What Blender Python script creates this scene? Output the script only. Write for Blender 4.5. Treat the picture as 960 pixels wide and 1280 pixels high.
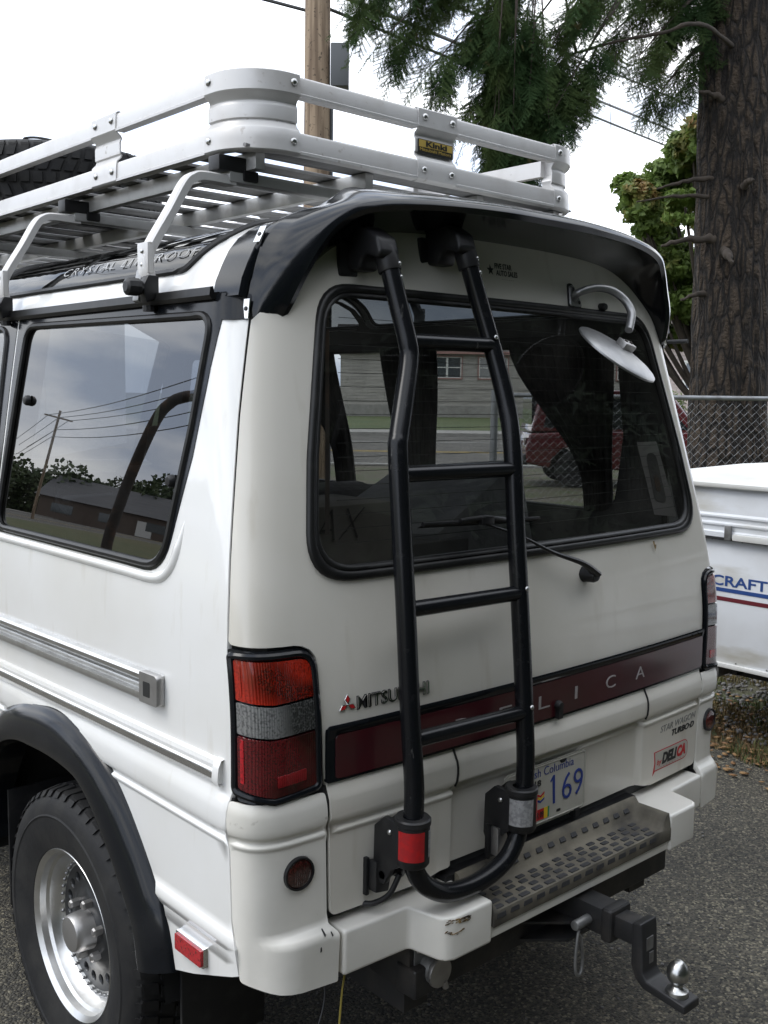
import bpy, bmesh, math, random
import numpy as np
from mathutils import Vector, Matrix
from mathutils.geometry import delaunay_2d_cdt

for o in list(bpy.data.objects): bpy.data.objects.remove(o)
scene = bpy.context.scene
COL = scene.collection
RNG = random.Random(7)

# ------------------------------------------------------------------ camera
cam_d = bpy.data.cameras.new('camera'); cam = bpy.data.objects.new('camera', cam_d); COL.objects.link(cam)
cam_d.sensor_fit = 'VERTICAL'; cam_d.sensor_height = 24.0; cam_d.lens = 24.0*1286.7/1280.0
cam_d.clip_start = 0.05; cam_d.clip_end = 2000
_p, _h, _r = math.radians(6.546), math.radians(47.891), math.radians(0.805)
_F = Vector((math.cos(_h)*math.cos(_p), math.sin(_h)*math.cos(_p), -math.sin(_p)))
_R = Vector((math.sin(_h), -math.cos(_h), 0)); _U = _R.cross(_F)
_R2 = _R*math.cos(_r)+_U*math.sin(_r); _U2 = -_R*math.sin(_r)+_U*math.cos(_r)
CAM = Vector((-1.909, -1.521, 1.73))
M = Matrix.Identity(4)
for i in range(3): M[i][0]=_R2[i]; M[i][1]=_U2[i]; M[i][2]=-_F[i]; M[i][3]=CAM[i]
cam.matrix_world = M
scene.camera = cam

# ------------------------------------------------------------------ sky, sun, exposure
SUN_EL, SUN_AZ = math.radians(50), math.radians(148)      # azimuth of the sun from +X, counter-clockwise
world = bpy.data.worlds.new('World'); scene.world = world; world.use_nodes = True
nt = world.node_tree; nt.nodes.clear()
def N(t, typ, **kw):
    n = t.nodes.new(typ)
    for k, v in kw.items(): setattr(n, k, v)
    return n
wo = N(nt,'ShaderNodeOutputWorld'); bg = N(nt,'ShaderNodeBackground'); bg.inputs['Strength'].default_value = 0.12
sky = N(nt,'ShaderNodeTexSky', sky_type='NISHITA'); sky.sun_disc = False; sky.sun_elevation = SUN_EL
sky.sun_rotation = math.radians(90)-SUN_AZ; sky.dust_density = 2.0; sky.air_density = 1.0
tc = N(nt,'ShaderNodeTexCoord'); mp = N(nt,'ShaderNodeMapping'); mp.inputs['Scale'].default_value = (1.0,1.0,2.8)
nz = N(nt,'ShaderNodeTexNoise'); nz.inputs['Scale'].default_value = 2.6; nz.inputs['Detail'].default_value = 7; nz.inputs['Roughness'].default_value = .55
cr = N(nt,'ShaderNodeValToRGB'); cr.color_ramp.elements[0].position = .22; cr.color_ramp.elements[1].position = .36
nz2 = N(nt,'ShaderNodeTexNoise'); nz2.inputs['Scale'].default_value = 4.0; nz2.inputs['Detail'].default_value = 6
cr2 = N(nt,'ShaderNodeValToRGB')
cr2.color_ramp.elements[0].position=.38; cr2.color_ramp.elements[0].color=(7.6,8.9,11.4,1)
cr2.color_ramp.elements[1].position=.62; cr2.color_ramp.elements[1].color=(18.6,18.9,19.2,1)
mx = N(nt,'ShaderNodeMix', data_type='RGBA')
L = nt.links.new
L(tc.outputs['Generated'], mp.inputs['Vector']); L(mp.outputs[0], nz.inputs['Vector']); L(mp.outputs[0], nz2.inputs['Vector'])
L(nz.outputs['Fac'], cr.inputs[0]); L(nz2.outputs['Fac'], cr2.inputs[0])
L(cr.outputs[0], mx.inputs[0]); L(sky.outputs[0], mx.inputs[6]); L(cr2.outputs[0], mx.inputs[7])
L(mx.outputs[2], bg.inputs['Color']); L(bg.outputs[0], wo.inputs['Surface'])

sd = bpy.data.lights.new('sun','SUN'); sd.energy = 1.1; sd.angle = math.radians(25); sd.color = (1,.97,.93)
sun = bpy.data.objects.new('sun', sd); COL.objects.link(sun)
_sv = Vector((math.cos(SUN_EL)*math.cos(SUN_AZ), math.cos(SUN_EL)*math.sin(SUN_AZ), math.sin(SUN_EL)))
sun.rotation_euler = _sv.to_track_quat('Z','Y').to_euler()
sun.location = (-6, 6, 12)

vs = scene.view_settings
vs.view_transform = 'Standard'; vs.look = 'None'; vs.gamma = 1; vs.use_curve_mapping = False; vs.exposure = 0.28
scene.cycles.max_bounces = 10; scene.cycles.transparent_max_bounces = 16; scene.cycles.caustics_reflective = False; scene.cycles.caustics_refractive = False

# ------------------------------------------------------------------ materials
MATS = {}
def mat(name, col, rough=.5, metal=0., coat=0., spec=None, noise=None, bump=None, noise2=None, coord='Object', coat_rough=.05, emission=None):
    """noise=(scale, colour2, lo, hi[, detail]) mixes towards colour2; bump=(scale, strength, distance)"""
    m = bpy.data.materials.new(name); m.use_nodes = True; t = m.node_tree; b = t.nodes['Principled BSDF']
    b.inputs['Base Color'].default_value = (*col, 1); b.inputs['Roughness'].default_value = rough; b.inputs['Metallic'].default_value = metal
    b.inputs['Coat Weight'].default_value = coat; b.inputs['Coat Roughness'].default_value = coat_rough
    if spec is not None: b.inputs['Specular IOR Level'].default_value = spec
    c = N(t,'ShaderNodeTexCoord'); cur = None
    for nn in (noise, noise2):
        if not nn: continue
        x = N(t,'ShaderNodeTexNoise'); sc = nn[0]
        vecin = c.outputs[coord]
        if isinstance(sc, (tuple, list)):
            mpn = N(t,'ShaderNodeMapping'); mpn.inputs['Scale'].default_value = sc; t.links.new(vecin, mpn.inputs[0]); vecin = mpn.outputs[0]; x.inputs['Scale'].default_value = 1
        else: x.inputs['Scale'].default_value = sc
        x.inputs['Detail'].default_value = nn[4] if len(nn) > 4 else 5
        t.links.new(vecin, x.inputs['Vector'])
        r = N(t,'ShaderNodeMapRange'); r.inputs['From Min'].default_value = nn[2]; r.inputs['From Max'].default_value = nn[3]
        t.links.new(x.outputs['Fac'], r.inputs['Value'])
        mixn = N(t,'ShaderNodeMix', data_type='RGBA'); t.links.new(r.outputs[0], mixn.inputs[0])
        if cur is None: mixn.inputs[6].default_value = (*col, 1)
        else: t.links.new(cur, mixn.inputs[6])
        mixn.inputs[7].default_value = (*nn[1], 1); cur = mixn.outputs[2]
    if cur is not None: t.links.new(cur, b.inputs['Base Color'])
    if bump:
        x = N(t,'ShaderNodeTexNoise'); x.inputs['Detail'].default_value = 6
        if isinstance(bump[0], (tuple, list)):
            mpn = N(t,'ShaderNodeMapping'); mpn.inputs['Scale'].default_value = bump[0]; t.links.new(c.outputs[coord], mpn.inputs[0]); t.links.new(mpn.outputs[0], x.inputs['Vector']); x.inputs['Scale'].default_value = 1
        else:
            x.inputs['Scale'].default_value = bump[0]; t.links.new(c.outputs[coord], x.inputs['Vector'])
        bp = N(t,'ShaderNodeBump'); bp.inputs['Strength'].default_value = bump[1]; bp.inputs['Distance'].default_value = bump[2]
        t.links.new(x.outputs['Fac'], bp.inputs['Height']); t.links.new(bp.outputs[0], b.inputs['Normal'])
    MATS[name] = m; return m
def rough_noise(m, scale, lo, hi):
    t = m.node_tree; b = t.nodes['Principled BSDF']; c = N(t,'ShaderNodeTexCoord'); x = N(t,'ShaderNodeTexNoise'); x.inputs['Scale'].default_value = scale; x.inputs['Detail'].default_value = 5
    r = N(t,'ShaderNodeMapRange'); r.inputs['From Min'].default_value=.3; r.inputs['From Max'].default_value=.7; r.inputs['To Min'].default_value = lo; r.inputs['To Max'].default_value = hi
    t.links.new(c.outputs['Object'], x.inputs['Vector']); t.links.new(x.outputs['Fac'], r.inputs['Value']); t.links.new(r.outputs[0], b.inputs['Roughness'])
def glass_mat(name, tint, rough=0.0, ior=1.5, dirt=0.0):
    m = bpy.data.materials.new(name); m.use_nodes = True; t = m.node_tree; t.nodes.clear()
    o = N(t,'ShaderNodeOutputMaterial'); tr = N(t,'ShaderNodeBsdfTransparent'); tr.inputs[0].default_value = (*tint, 1)
    gl = N(t,'ShaderNodeBsdfGlossy'); gl.inputs['Roughness'].default_value = rough
    fr = N(t,'ShaderNodeFresnel'); ge = N(t,'ShaderNodeNewGeometry'); mi = N(t,'ShaderNodeMix')       # thin pane: same reflectance from both sides
    mi.inputs[2].default_value = ior; mi.inputs[3].default_value = 1/ior; t.links.new(ge.outputs['Backfacing'], mi.inputs[0]); t.links.new(mi.outputs[0], fr.inputs['IOR'])
    mp_ = N(t,'ShaderNodeMixShader'); t.links.new(fr.outputs[0], mp_.inputs[0]); t.links.new(tr.outputs[0], mp_.inputs[1]); t.links.new(gl.outputs[0], mp_.inputs[2])
    last = mp_.outputs[0]
    if dirt:
        df = N(t,'ShaderNodeBsdfDiffuse'); df.inputs[0].default_value = (.5,.48,.43,1)
        c = N(t,'ShaderNodeTexCoord'); x = N(t,'ShaderNodeTexNoise'); x.inputs['Scale'].default_value = 6; x.inputs['Detail'].default_value = 8
        r = N(t,'ShaderNodeMapRange'); r.inputs['From Min'].default_value=.35; r.inputs['From Max'].default_value=.75; r.inputs['To Max'].default_value = dirt
        m2 = N(t,'ShaderNodeMixShader'); t.links.new(c.outputs['Object'], x.inputs['Vector']); t.links.new(x.outputs['Fac'], r.inputs['Value']); t.links.new(r.outputs[0], m2.inputs[0])
        t.links.new(last, m2.inputs[1]); t.links.new(df.outputs[0], m2.inputs[2]); last = m2.outputs[0]
    t.links.new(last, o.inputs['Surface']); MATS[name] = m; return m

mat('white_paint', (.78,.775,.755), .28, coat=.9, coat_rough=.03, noise=(2.2,(.70,.685,.64),.42,.75), noise2=((30,30,5),(.60,.57,.50),.62,.95))
mat('dirty_white', (.68,.65,.585), .36, coat=.5, noise=(3.0,(.60,.57,.50),.40,.72), noise2=((14,14,2.2),(.45,.405,.32),.62,.95), coat_rough=.06)
mat('bumper_white', (.75,.725,.665), .36, coat=.4, noise=(5,(.62,.60,.54),.45,.75), noise2=(28,(.36,.33,.28),.69,.78), coat_rough=.15)
mat('black_gloss', (.006,.007,.009), .16, coat=.10, spec=.25, noise=(6,(.018,.019,.021),.5,.85), coat_rough=.08)
mat('well_black', (.006,.006,.006), .9)
mat('black_visor', (.006,.007,.009), .13, coat=.0, spec=.5, noise=(7,(.014,.015,.017),.5,.85))
mat('black_powder', (.006,.0065,.008), .24, coat=.0, spec=.30, noise=(40,(.02,.02,.021),.6,.85), noise2=((70,70,25),(.07,.068,.065),.70,.76), coat_rough=.12)
mat('black_plastic', (.012,.012,.013), .42, spec=.35, noise=(25,(.028,.027,.026),.5,.8))
mat('rubber_seal', (.010,.010,.010), .38, spec=.35, noise=(18,(.028,.027,.025),.52,.8))
mat('tyre_rubber', (.012,.012,.0125), .65, spec=.3, noise=(14,(.026,.025,.023),.45,.8), bump=(60,.25,.004))
mat('silver_rack', (.60,.59,.58), .42, metal=.25, coat=.2, noise=(9,(.50,.48,.46),.5,.8), noise2=(60,(.36,.33,.30),.66,.8))
mat('cast_silver', (.27,.27,.27), .38, metal=.75, noise=(30,(.36,.36,.36),.45,.8))
mat('slat_alu', (.26,.26,.26), .5, metal=.3, noise=(20,(.19,.185,.18),.5,.8))
mat('beam_alu', (.46,.46,.455), .42, metal=.5, noise=(20,(.34,.33,.32),.5,.8))
mat('machined_alu', (.66,.66,.65), .30, metal=.95, noise=(18,(.50,.49,.47),.45,.8))
mat('dull_alu', (.42,.41,.40), .42, metal=.9, noise=(14,(.26,.25,.24),.45,.8))
mat('chrome', (.75,.75,.75), .10, metal=1.0, noise=(20,(.5,.49,.47),.55,.8))
mat('screw_steel', (.5,.5,.49), .28, metal=1.0)
mat('dark_steel', (.020,.020,.021), .5, metal=.2, noise=(14,(.055,.048,.042),.48,.8), bump=(40,.2,.003))
mat('rust_steel', (.055,.045,.04), .7, metal=.2, noise=(10,(.16,.085,.045),.5,.75))
mat('zinc', (.24,.24,.235), .5, metal=.6, noise=(22,(.12,.115,.11),.42,.75))
mat('maroon_strip', (.052,.006,.010), .30, coat=.7, noise=(9,(.036,.012,.014),.45,.8), coat_rough=.12)
mat('red_tape', (.32,.010,.014), .35, coat=.4, noise=(90,(.40,.008,.01),.45,.6))
mat('silver_tape', (.45,.45,.46), .42, metal=.5, noise=(120,(.30,.30,.31),.42,.6))
mat('plate_white', (.46,.445,.39), .5, noise=(8,(.37,.35,.30),.45,.8))
mat('blue_print', (.012,.035,.22), .5); mat('black_print', (.014,.014,.014), .5); mat('red_print', (.45,.012,.016), .5)
mat('grey_print', (.26,.26,.25), .4, metal=.4); mat('yellow_print', (.75,.50,.02), .5); mat('green_print', (.02,.25,.12), .5)
mat('gold_print', (.50,.36,.08), .45); mat('pale_print', (.55,.55,.54), .45); mat('strip_letter', (.40,.37,.37), .35, metal=.3)
mat('step_rubber', (.062,.056,.046), .8, noise=(9,(.185,.165,.125),.38,.66), bump=(60,.2,.002))
mat('tread_rubber', (.030,.030,.032), .65, noise=(16,(.075,.07,.06),.5,.8))
mat('headliner', (.16,.155,.15), .85); mat('interior_grey', (.050,.050,.052), .85, noise=(8,(.08,.08,.08),.4,.7))
mat('curtain_cloth', (.032,.030,.032), .9, noise=((60,60,4),(.075,.07,.066),.4,.7)); mat('seat_cloth', (.06,.058,.06), .9, noise=(40,(.09,.088,.09),.4,.7))
mat('grey_sheet', (.20,.205,.21), .6, noise=(10,(.14,.145,.15),.4,.7), bump=(14,.35,.02)); mat('paper', (.22,.22,.215), .7, noise=(6,(.22,.21,.22),.45,.7))
mat('cardboard', (.20,.19,.17), .8, noise=(8,(.14,.135,.12),.4,.7))
mat('amber_wire', (.28,.22,.04), .6)
mat('scrape', (.30,.20,.08), .8, noise=(60,(.08,.06,.04),.4,.6))
glass_mat('rear_glass', (.54,.54,.52), ior=1.5, dirt=.04); glass_mat('side_glass', (.66,.68,.70), ior=1.7, dirt=.01); glass_mat('film_glass', (.11,.12,.13), ior=2.2, dirt=.008)
glass_mat('skylight_glass', (.10,.11,.12), ior=1.5)
def lens(name, col, rough=.12):
    # moulded plastic lens: ribbed relief, inner glow and shade painted into the colour
    m = mat(name, col, rough, coat=1.0, noise=(9,tuple(c*.16 for c in col),.42,.60,0), noise2=(240,tuple(c*.5 for c in col),.45,.75,0)); t = m.node_tree; b = t.nodes['Principled BSDF']
    c = N(t,'ShaderNodeTexCoord'); w = N(t,'ShaderNodeTexWave',wave_type='BANDS',bands_direction='X'); w.inputs['Scale'].default_value = 70; t.links.new(c.outputs['Object'],w.inputs['Vector'])
    bp_ = N(t,'ShaderNodeBump'); bp_.inputs['Strength'].default_value=.5; bp_.inputs['Distance'].default_value=.002; t.links.new(w.outputs['Fac'],bp_.inputs['Height']); t.links.new(bp_.outputs[0],b.inputs['Normal'])
    return m
lens('lens_orange', (.42,.020,.007)); lens('lens_clear', (.21,.21,.205)); lens('lens_red', (.11,.004,.007)); lens('lens_red_bright', (.42,.009,.017)); lens('lens_amber_dark', (.13,.022,.018))

# ------------------------------------------------------------------ body skin
def lerp_tab(tab,z):
    if z<=tab[0][0]: return tab[0][1]
    for (a,va),(b,vb) in zip(tab,tab[1:]):
        if z<=b:
            t=(z-a)/(b-a); return va+(vb-va)*t
    return tab[-1][1]
def smooth_tab(tab,z):
    # Catmull-Rom (monotone-ish) interpolation
    n=len(tab)
    if z<=tab[0][0]: return tab[0][1]
    if z>=tab[-1][0]: return tab[-1][1]
    for i in range(n-1):
        if z<=tab[i+1][0]: break
    x0,y0=tab[i]; x1,y1=tab[i+1]; h=x1-x0
    def slope(k):
        if k<=0 or k>=n-1: 
            j=min(max(k,0),n-2) if k<=0 else n-2
            return (tab[j+1][1]-tab[j][1])/(tab[j+1][0]-tab[j][0])
        return (tab[k+1][1]-tab[k-1][1])/(tab[k+1][0]-tab[k-1][0])
    m0,m1=slope(i),slope(i+1); t=(z-x0)/h
    return (2*t**3-3*t*t+1)*y0+(t**3-2*t*t+t)*h*m0+(-2*t**3+3*t*t)*y1+(t**3-t*t)*h*m1
HW=[(0.3,.838),(.6,.845),(1.0,.848),(1.25,.846),(1.37,.838),(1.6,.806),(1.93,.755),(2.02,.735)]
YC=[(0.3,-.02),(0.6,-.026),(1.0,-.026),(1.12,-.024),(1.22,-.012),(1.36,.012),(1.65,.072),(1.95,.137),(2.1,.170)]
BOW=.030; A_=.66; Q_=.18
def rc(z): return lerp_tab([(1.2,.095),(1.4,.11),(2.0,.13)],z)
def crease(z):
    return lerp_tab([(.60,.004),(.858,.005),(.864,.0085),(.869,.0088),(.874,.0030),(.880,.0030),(.886,.0110),(.896,.0135),(.915,.014),(.935,.0125),(.965,.001),(1.0,0)],z)
def right_trim(z): return lerp_tab([(.90,.012),(1.10,.030),(1.6,.024),(2.0,.018)],z)
def surf(s,z,off=0.0):
    """outer skin of the van body; s runs round the tail, z is height. returns point"""
    sg=-1 if s<0 else 1; a=abs(s)
    e=crease(z)+off
    h=smooth_tab(HW,z); y0=smooth_tab(YC,z); r=rc(z)
    xe=h-r; ye=y0+BOW; ry=r
    if sg>0:
        d_=right_trim(z); h-=d_; ry=r+1.4*d_
    if a<=A_:
        t=a/A_; x=xe*t; y=y0+BOW*t*t
        nx,ny=2*BOW*t/xe,-1.0
    elif a<=A_+Q_:
        u=(a-A_)/Q_
        # conic-like corner: quarter ellipse blended
        th=u*math.pi/2
        # bezier cubic with tangents
        tx,ty=1.0,2*BOW/xe
        kk=.72 if sg<0 else .5523; k=kk*(h-xe); k2=kk*ry
        p0=(xe,ye);p1=(xe+k*tx,ye+k*ty);p3=(h,ye+ry);p2=(h,ye+ry-k2)
        b=lambda i:(1-u)**3*p0[i]+3*u*(1-u)**2*p1[i]+3*u*u*(1-u)*p2[i]+u**3*p3[i]
        d=lambda i:3*(1-u)**2*(p1[i]-p0[i])+6*u*(1-u)*(p2[i]-p1[i])+3*u*u*(p3[i]-p2[i])
        x,y=b(0),b(1); dx,dy=d(0),d(1); nx,ny=dy,-dx
    else:
        x=h; y=ye+ry+(a-A_-Q_); nx,ny=1.0,0.0
    l=math.hypot(nx,ny); nx/=l; ny/=l
    return (sg*(x+nx*e),y+ny*e,z)
def s_of_x(x,z):
    sg=-1 if x<0 else 1
    h=smooth_tab(HW,z); r=rc(z)
    t=abs(x)/(h-r)
    if t<=1: return sg*t*A_
    # numeric in corner
    lo,hi=A_,A_+Q_
    for _ in range(30):
        m=(lo+hi)/2
        if abs(surf(sg*m,z,-crease(z))[0])<abs(x): lo=m
        else: hi=m
    return sg*lo
def s_of_y(y,z,sg=-1):
    ye=smooth_tab(YC,z)+BOW; r=rc(z)
    if sg>0: r+=1.4*right_trim(z)
    if y>=ye+r: return sg*(A_+Q_+y-ye-r)
    lo,hi=A_,A_+Q_
    for _ in range(30):
        m=(lo+hi)/2
        if surf(sg*m,z,-crease(z))[1]<y: lo=m
        else: hi=m
    return sg*lo

# ------------------------------------------------------------------ helpers
def add(name, me, material, parent=None):
    o = bpy.data.objects.new(name, me); COL.objects.link(o)
    if material is not None and len(me.materials) == 0: me.materials.append(MATS[material])
    if parent is not None: o.parent = parent
    return o
def tag(o, label=None, cat=None, group=None, kind=None):
    if label: o['label'] = label
    if cat: o['category'] = cat
    if group: o['group'] = group
    if kind: o['kind'] = kind
    return o
def empty(name, loc=(0,0,0), rz=0):
    o = bpy.data.objects.new(name, None); COL.objects.link(o); o.location = loc; o.rotation_euler = (0,0,rz); o.empty_display_size = .1
    return o
class MB:
    """collects shapes into one mesh"""
    def __init__(s): s.v = []; s.f = []
    def put(s, v, f):
        n = len(s.v); s.v += [tuple(p) for p in v]; s.f += [tuple(i+n for i in q) for q in f]; return s
    def box(s, c, d, rz=0, mtx=None):
        x,y,z = (k/2 for k in d); P = [(-x,-y,-z),(x,-y,-z),(x,y,-z),(-x,y,-z),(-x,-y,z),(x,-y,z),(x,y,z),(-x,y,z)]
        cz, sz = math.cos(rz), math.sin(rz)
        P = [(c[0]+a*cz-b*sz, c[1]+a*sz+b*cz, c[2]+e) for a,b,e in P] if mtx is None else [tuple(mtx @ Vector(p)) for p in P]
        return s.put(P, [(0,3,2,1),(4,5,6,7),(0,1,5,4),(1,2,6,5),(2,3,7,6),(3,0,4,7)])
    def tube(s, pts, r, n=12, closed=False, caps=True, flat=1.0):
        V, F = tube_geo(pts, r, n, closed, caps, flat); return s.put(V, F)
    def prism(s, poly, z0, z1, axes='xy', at=None):
        n = len(poly); V = []
        for z in (z0, z1):
            for a, b in poly:
                V.append({'xy':(a,b,z),'xz':(a,z,b),'yz':(z,a,b)}[axes])
        F = [tuple(range(n-1,-1,-1)), tuple(range(n,2*n))]+[(i,(i+1)%n,n+(i+1)%n,n+i) for i in range(n)]
        return s.put(V, F)
    def build(s, name, material, parent=None, smooth=35, bevel=0, seg=2):
        me = bpy.data.meshes.new(name); me.from_pydata(s.v, [], s.f)
        fix(me, smooth, bevel, seg); return add(name, me, material, parent)
def fix(me, smooth=35, bevel=0, seg=2, merge=1e-5):
    bm = bmesh.new(); bm.from_mesh(me)
    if merge: bmesh.ops.remove_doubles(bm, verts=bm.verts, dist=merge)
    bmesh.ops.recalc_face_normals(bm, faces=bm.faces)
    if bevel:
        es = [e for e in bm.edges if len(e.link_faces) == 2 and e.calc_face_angle(0) > math.radians(30)]
        bmesh.ops.bevel(bm, geom=es, offset=bevel, segments=seg, affect='EDGES', clamp_overlap=True, profile=.6)
    bm.to_mesh(me); bm.free()
    if smooth:
        me.shade_smooth(); me.set_sharp_from_angle(angle=math.radians(smooth))
def tube_geo(pts, r, n=12, closed=False, caps=True, flat=1.0):
    P = [Vector(p) for p in pts]; m = len(P); R = r if isinstance(r, (list, tuple)) else [r]*m
    T = []
    for i in range(m):
        a = P[(i-1) % m] if (closed or i > 0) else P[i]; b = P[(i+1) % m] if (closed or i < m-1) else P[i]
        t = b-a; T.append(t.normalized() if t.length > 1e-9 else Vector((0,0,1)))
    ref = Vector((0,0,1)) if abs(T[0].z) < .9 else Vector((1,0,0))
    u = (ref-T[0]*ref.dot(T[0])).normalized(); V = []; F = []
    for i in range(m):
        if i: 
            u = u-T[i]*u.dot(T[i]); u.normalize()
        w = T[i].cross(u)
        for k in range(n):
            a = 2*math.pi*k/n; V.append(tuple(P[i]+(u*math.cos(a)*flat+w*math.sin(a))*R[i]))
    q = m if closed else m-1
    for i in range(q):
        j = (i+1) % m
        for k in range(n): F.append((i*n+k, i*n+(k+1)%n, j*n+(k+1)%n, j*n+k))
    if caps and not closed:
        F.append(tuple(range(n-1,-1,-1))); F.append(tuple((m-1)*n+k for k in range(n)))
    return V, F
def spline(pts, k=6, closed=False):
    P = [Vector(p) for p in pts]; n = len(P); out = []
    for i in range(n if closed else n-1):
        p0 = P[(i-1)%n] if (closed or i>0) else P[i]*2-P[i+1]; p1 = P[i]; p2 = P[(i+1)%n]; p3 = P[(i+2)%n] if (closed or i+2<n) else p2*2-p1
        for j in range(k):
            t = j/k; out.append(tuple(.5*((2*p1)+(p2-p0)*t+(2*p0-5*p1+4*p2-p3)*t*t+(3*p1-p0-3*p2+p3)*t**3)))
    if not closed: out.append(tuple(P[-1]))
    return out
def lathe_geo(prof, n=32, axis='x', centre=(0,0,0), a0=0, a1=2*math.pi):
    """prof: (radius, along-axis)"""
    V = []; F = []; m = len(prof); full = abs(a1-a0-2*math.pi) < 1e-6; cnt = n if full else n+1
    for k in range(cnt):
        a = a0+(a1-a0)*k/n; c, s_ = math.cos(a), math.sin(a)
        for r, h in prof:
            p = {'x':(h,r*c,r*s_),'y':(r*c,h,r*s_),'z':(r*c,r*s_,h)}[axis]; V.append(tuple(p[i]+centre[i] for i in range(3)))
    for k in range(n):
        k2 = (k+1) % cnt
        for i in range(m-1): F.append((k*m+i, k*m+i+1, k2*m+i+1, k2*m+i))
    return V, F
def rbox(name, c, d, material, parent=None, bevel=.006, seg=2, rz=0, mtx=None):
    return MB().box(c, d, rz, mtx).build(name, material, parent, bevel=bevel, seg=seg)
def grid_geo(rows, closed_u=False):
    n = len(rows[0]); V = [tuple(p) for r in rows for p in r]; F = []
    for i in range(len(rows)-1):
        for j in range(n-1): F.append((i*n+j, i*n+j+1, (i+1)*n+j+1, (i+1)*n+j))
    return V, F
def densify(poly, step):
    out = []; n = len(poly)
    for i in range(n):
        a = poly[i]; b = poly[(i+1)%n]; d = math.hypot(b[0]-a[0], b[1]-a[1]); k = max(1, int(math.ceil(d/step)))
        for j in range(k): out.append((a[0]+(b[0]-a[0])*j/k, a[1]+(b[1]-a[1])*j/k))
    return out
def rpoly(pts, n=6):
    """pts: (x, y, radius) -> rounded polygon"""
    out = []; m = len(pts)
    for i in range(m):
        p = Vector(pts[i][:2]); r = pts[i][2] if len(pts[i]) > 2 else 0
        if r <= 0: out.append(tuple(p)); continue
        a = (Vector(pts[i-1][:2])-p); b = (Vector(pts[(i+1)%m][:2])-p); la, lb = a.length, b.length; a.normalize(); b.normalize()
        ang = a.angle(b); d = min(r/math.tan(ang/2), la*.49, lb*.49)
        p0 = p+a*d; p1 = p+b*d
        for k in range(n+1):
            t = k/n; out.append(tuple(p0*(1-t)**2+p*2*t*(1-t)+p1*t*t))
    return out
def inpoly(P, poly):
    x, y = P[:,0], P[:,1]; res = np.zeros(len(P), bool); q = np.array(poly); n = len(q)
    for i in range(n):
        x0,y0 = q[i]; x1,y1 = q[(i+1)%n]
        if y0 == y1: continue
        c = ((y0 > y) != (y1 > y)) & (x < (x1-x0)*(y-y0)/(y1-y0)+x0); res ^= c
    return res
def patch(name, outer, material, parent=None, holes=(), mapf=None, off=None, step=.03, rows=(), cols=(), depth=.012, bstep=None):
    """a sheet cut to the outline `outer` (minus holes) in surface coordinates, laid on the curved skin mapf"""
    mapf = mapf or surf; off = off or (lambda s,z: 0.0); bstep = bstep or step
    loops = [densify(outer, bstep)]+[densify(h, bstep) for h in holes]
    V2 = [p for l in loops for p in l]; E = []; b = 0
    for l in loops:
        E += [(b+i, b+(i+1)%len(l)) for i in range(len(l))]; b += len(l)
    o = np.array(loops[0]); lo, hi = o.min(0), o.max(0)
    xs = sorted(set([lo[0]+step*k for k in range(1, int((hi[0]-lo[0])/step)+1)]+[c for c in cols if lo[0]<c<hi[0]]))
    zs = sorted(set([lo[1]+step*k for k in range(1, int((hi[1]-lo[1])/step)+1)]+[c for c in rows if lo[1]<c<hi[1]]))
    g = np.array([(x+(.25*step if (k%2 and not cols and not rows) else 0), z) for k, z in enumerate(zs) for x in xs]) if xs and zs else np.zeros((0,2))
    if len(g):
        ok = inpoly(g, loops[0])
        for l in loops[1:]: ok &= ~inpoly(g, l)
        g = g[ok]; bd = np.array(V2)
        if len(g):
            dmin = np.full(len(g), 9.)
            for p in bd: dmin = np.minimum(dmin, np.hypot(g[:,0]-p[0], g[:,1]-p[1]))
            g = g[dmin > .4*bstep]
        V2 += [tuple(p) for p in g]
    vo, eo, fo, *_ = delaunay_2d_cdt([Vector(p) for p in V2], E, [], 0, 1e-7)
    vo = [(v.x, v.y) for v in vo]; tri = [f for f in fo if len(f) == 3]
    ce = np.array([[(vo[f[0]][k]+vo[f[1]][k]+vo[f[2]][k])/3 for k in (0,1)] for f in tri])
    ok = inpoly(ce, loops[0])
    for l in loops[1:]: ok &= ~inpoly(ce, l)
    T = []
    for f, k in zip(tri, ok):
        if not k: continue
        a,b_,c = (vo[i] for i in f); ar = (b_[0]-a[0])*(c[1]-a[1])-(b_[1]-a[1])*(c[0]-a[0])
        if abs(ar) < 1e-10: continue
        T.append(tuple(f) if ar > 0 else (f[0],f[2],f[1]))
    e = 1e-3; pos = []; nor = []
    for s, z in vo:
        p = Vector(mapf(s,z,off(s,z))); pos.append(p)
        du = Vector(mapf(s+e,z,off(s+e,z)))-Vector(mapf(s-e,z,off(s-e,z))); dv = Vector(mapf(s,z+e,off(s,z+e)))-Vector(mapf(s,z-e,off(s,z-e)))
        n = du.cross(dv); nor.append(n.normalized() if n.length > 0 else Vector((0,0,1)))
    ec = {}
    for f in T:
        for i in range(3): ec[(f[i], f[(i+1)%3])] = 1
    VV = list(pos); NN = list(nor); FF = list(T)
    if depth:
        for (a,b_) in ec:
            if (b_,a) in ec: continue
            k = len(VV); pa, pb = pos[a], pos[b_]; qa, qb = pa-nor[a]*depth, pb-nor[b_]*depth
            fn = (pa-pb).cross(qb-pb); fn = -fn if False else fn
            fn = fn.normalized() if fn.length > 0 else nor[a]
            VV += [pb, pa, qa, qb]; FF.append((k,k+1,k+2,k+3)); 
            n1 = ((pa-pb).cross(qa-pa)).normalized()
            NN += [(n1+nor[b_]*.7).normalized(), (n1+nor[a]*.7).normalized(), n1, n1]
    me = bpy.data.meshes.new(name); me.from_pydata([tuple(p) for p in VV], [], FF)
    me.shade_smooth(); me.normals_split_custom_set_from_vertices([tuple(n) for n in NN])
    return add(name, me, material, parent)
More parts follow.
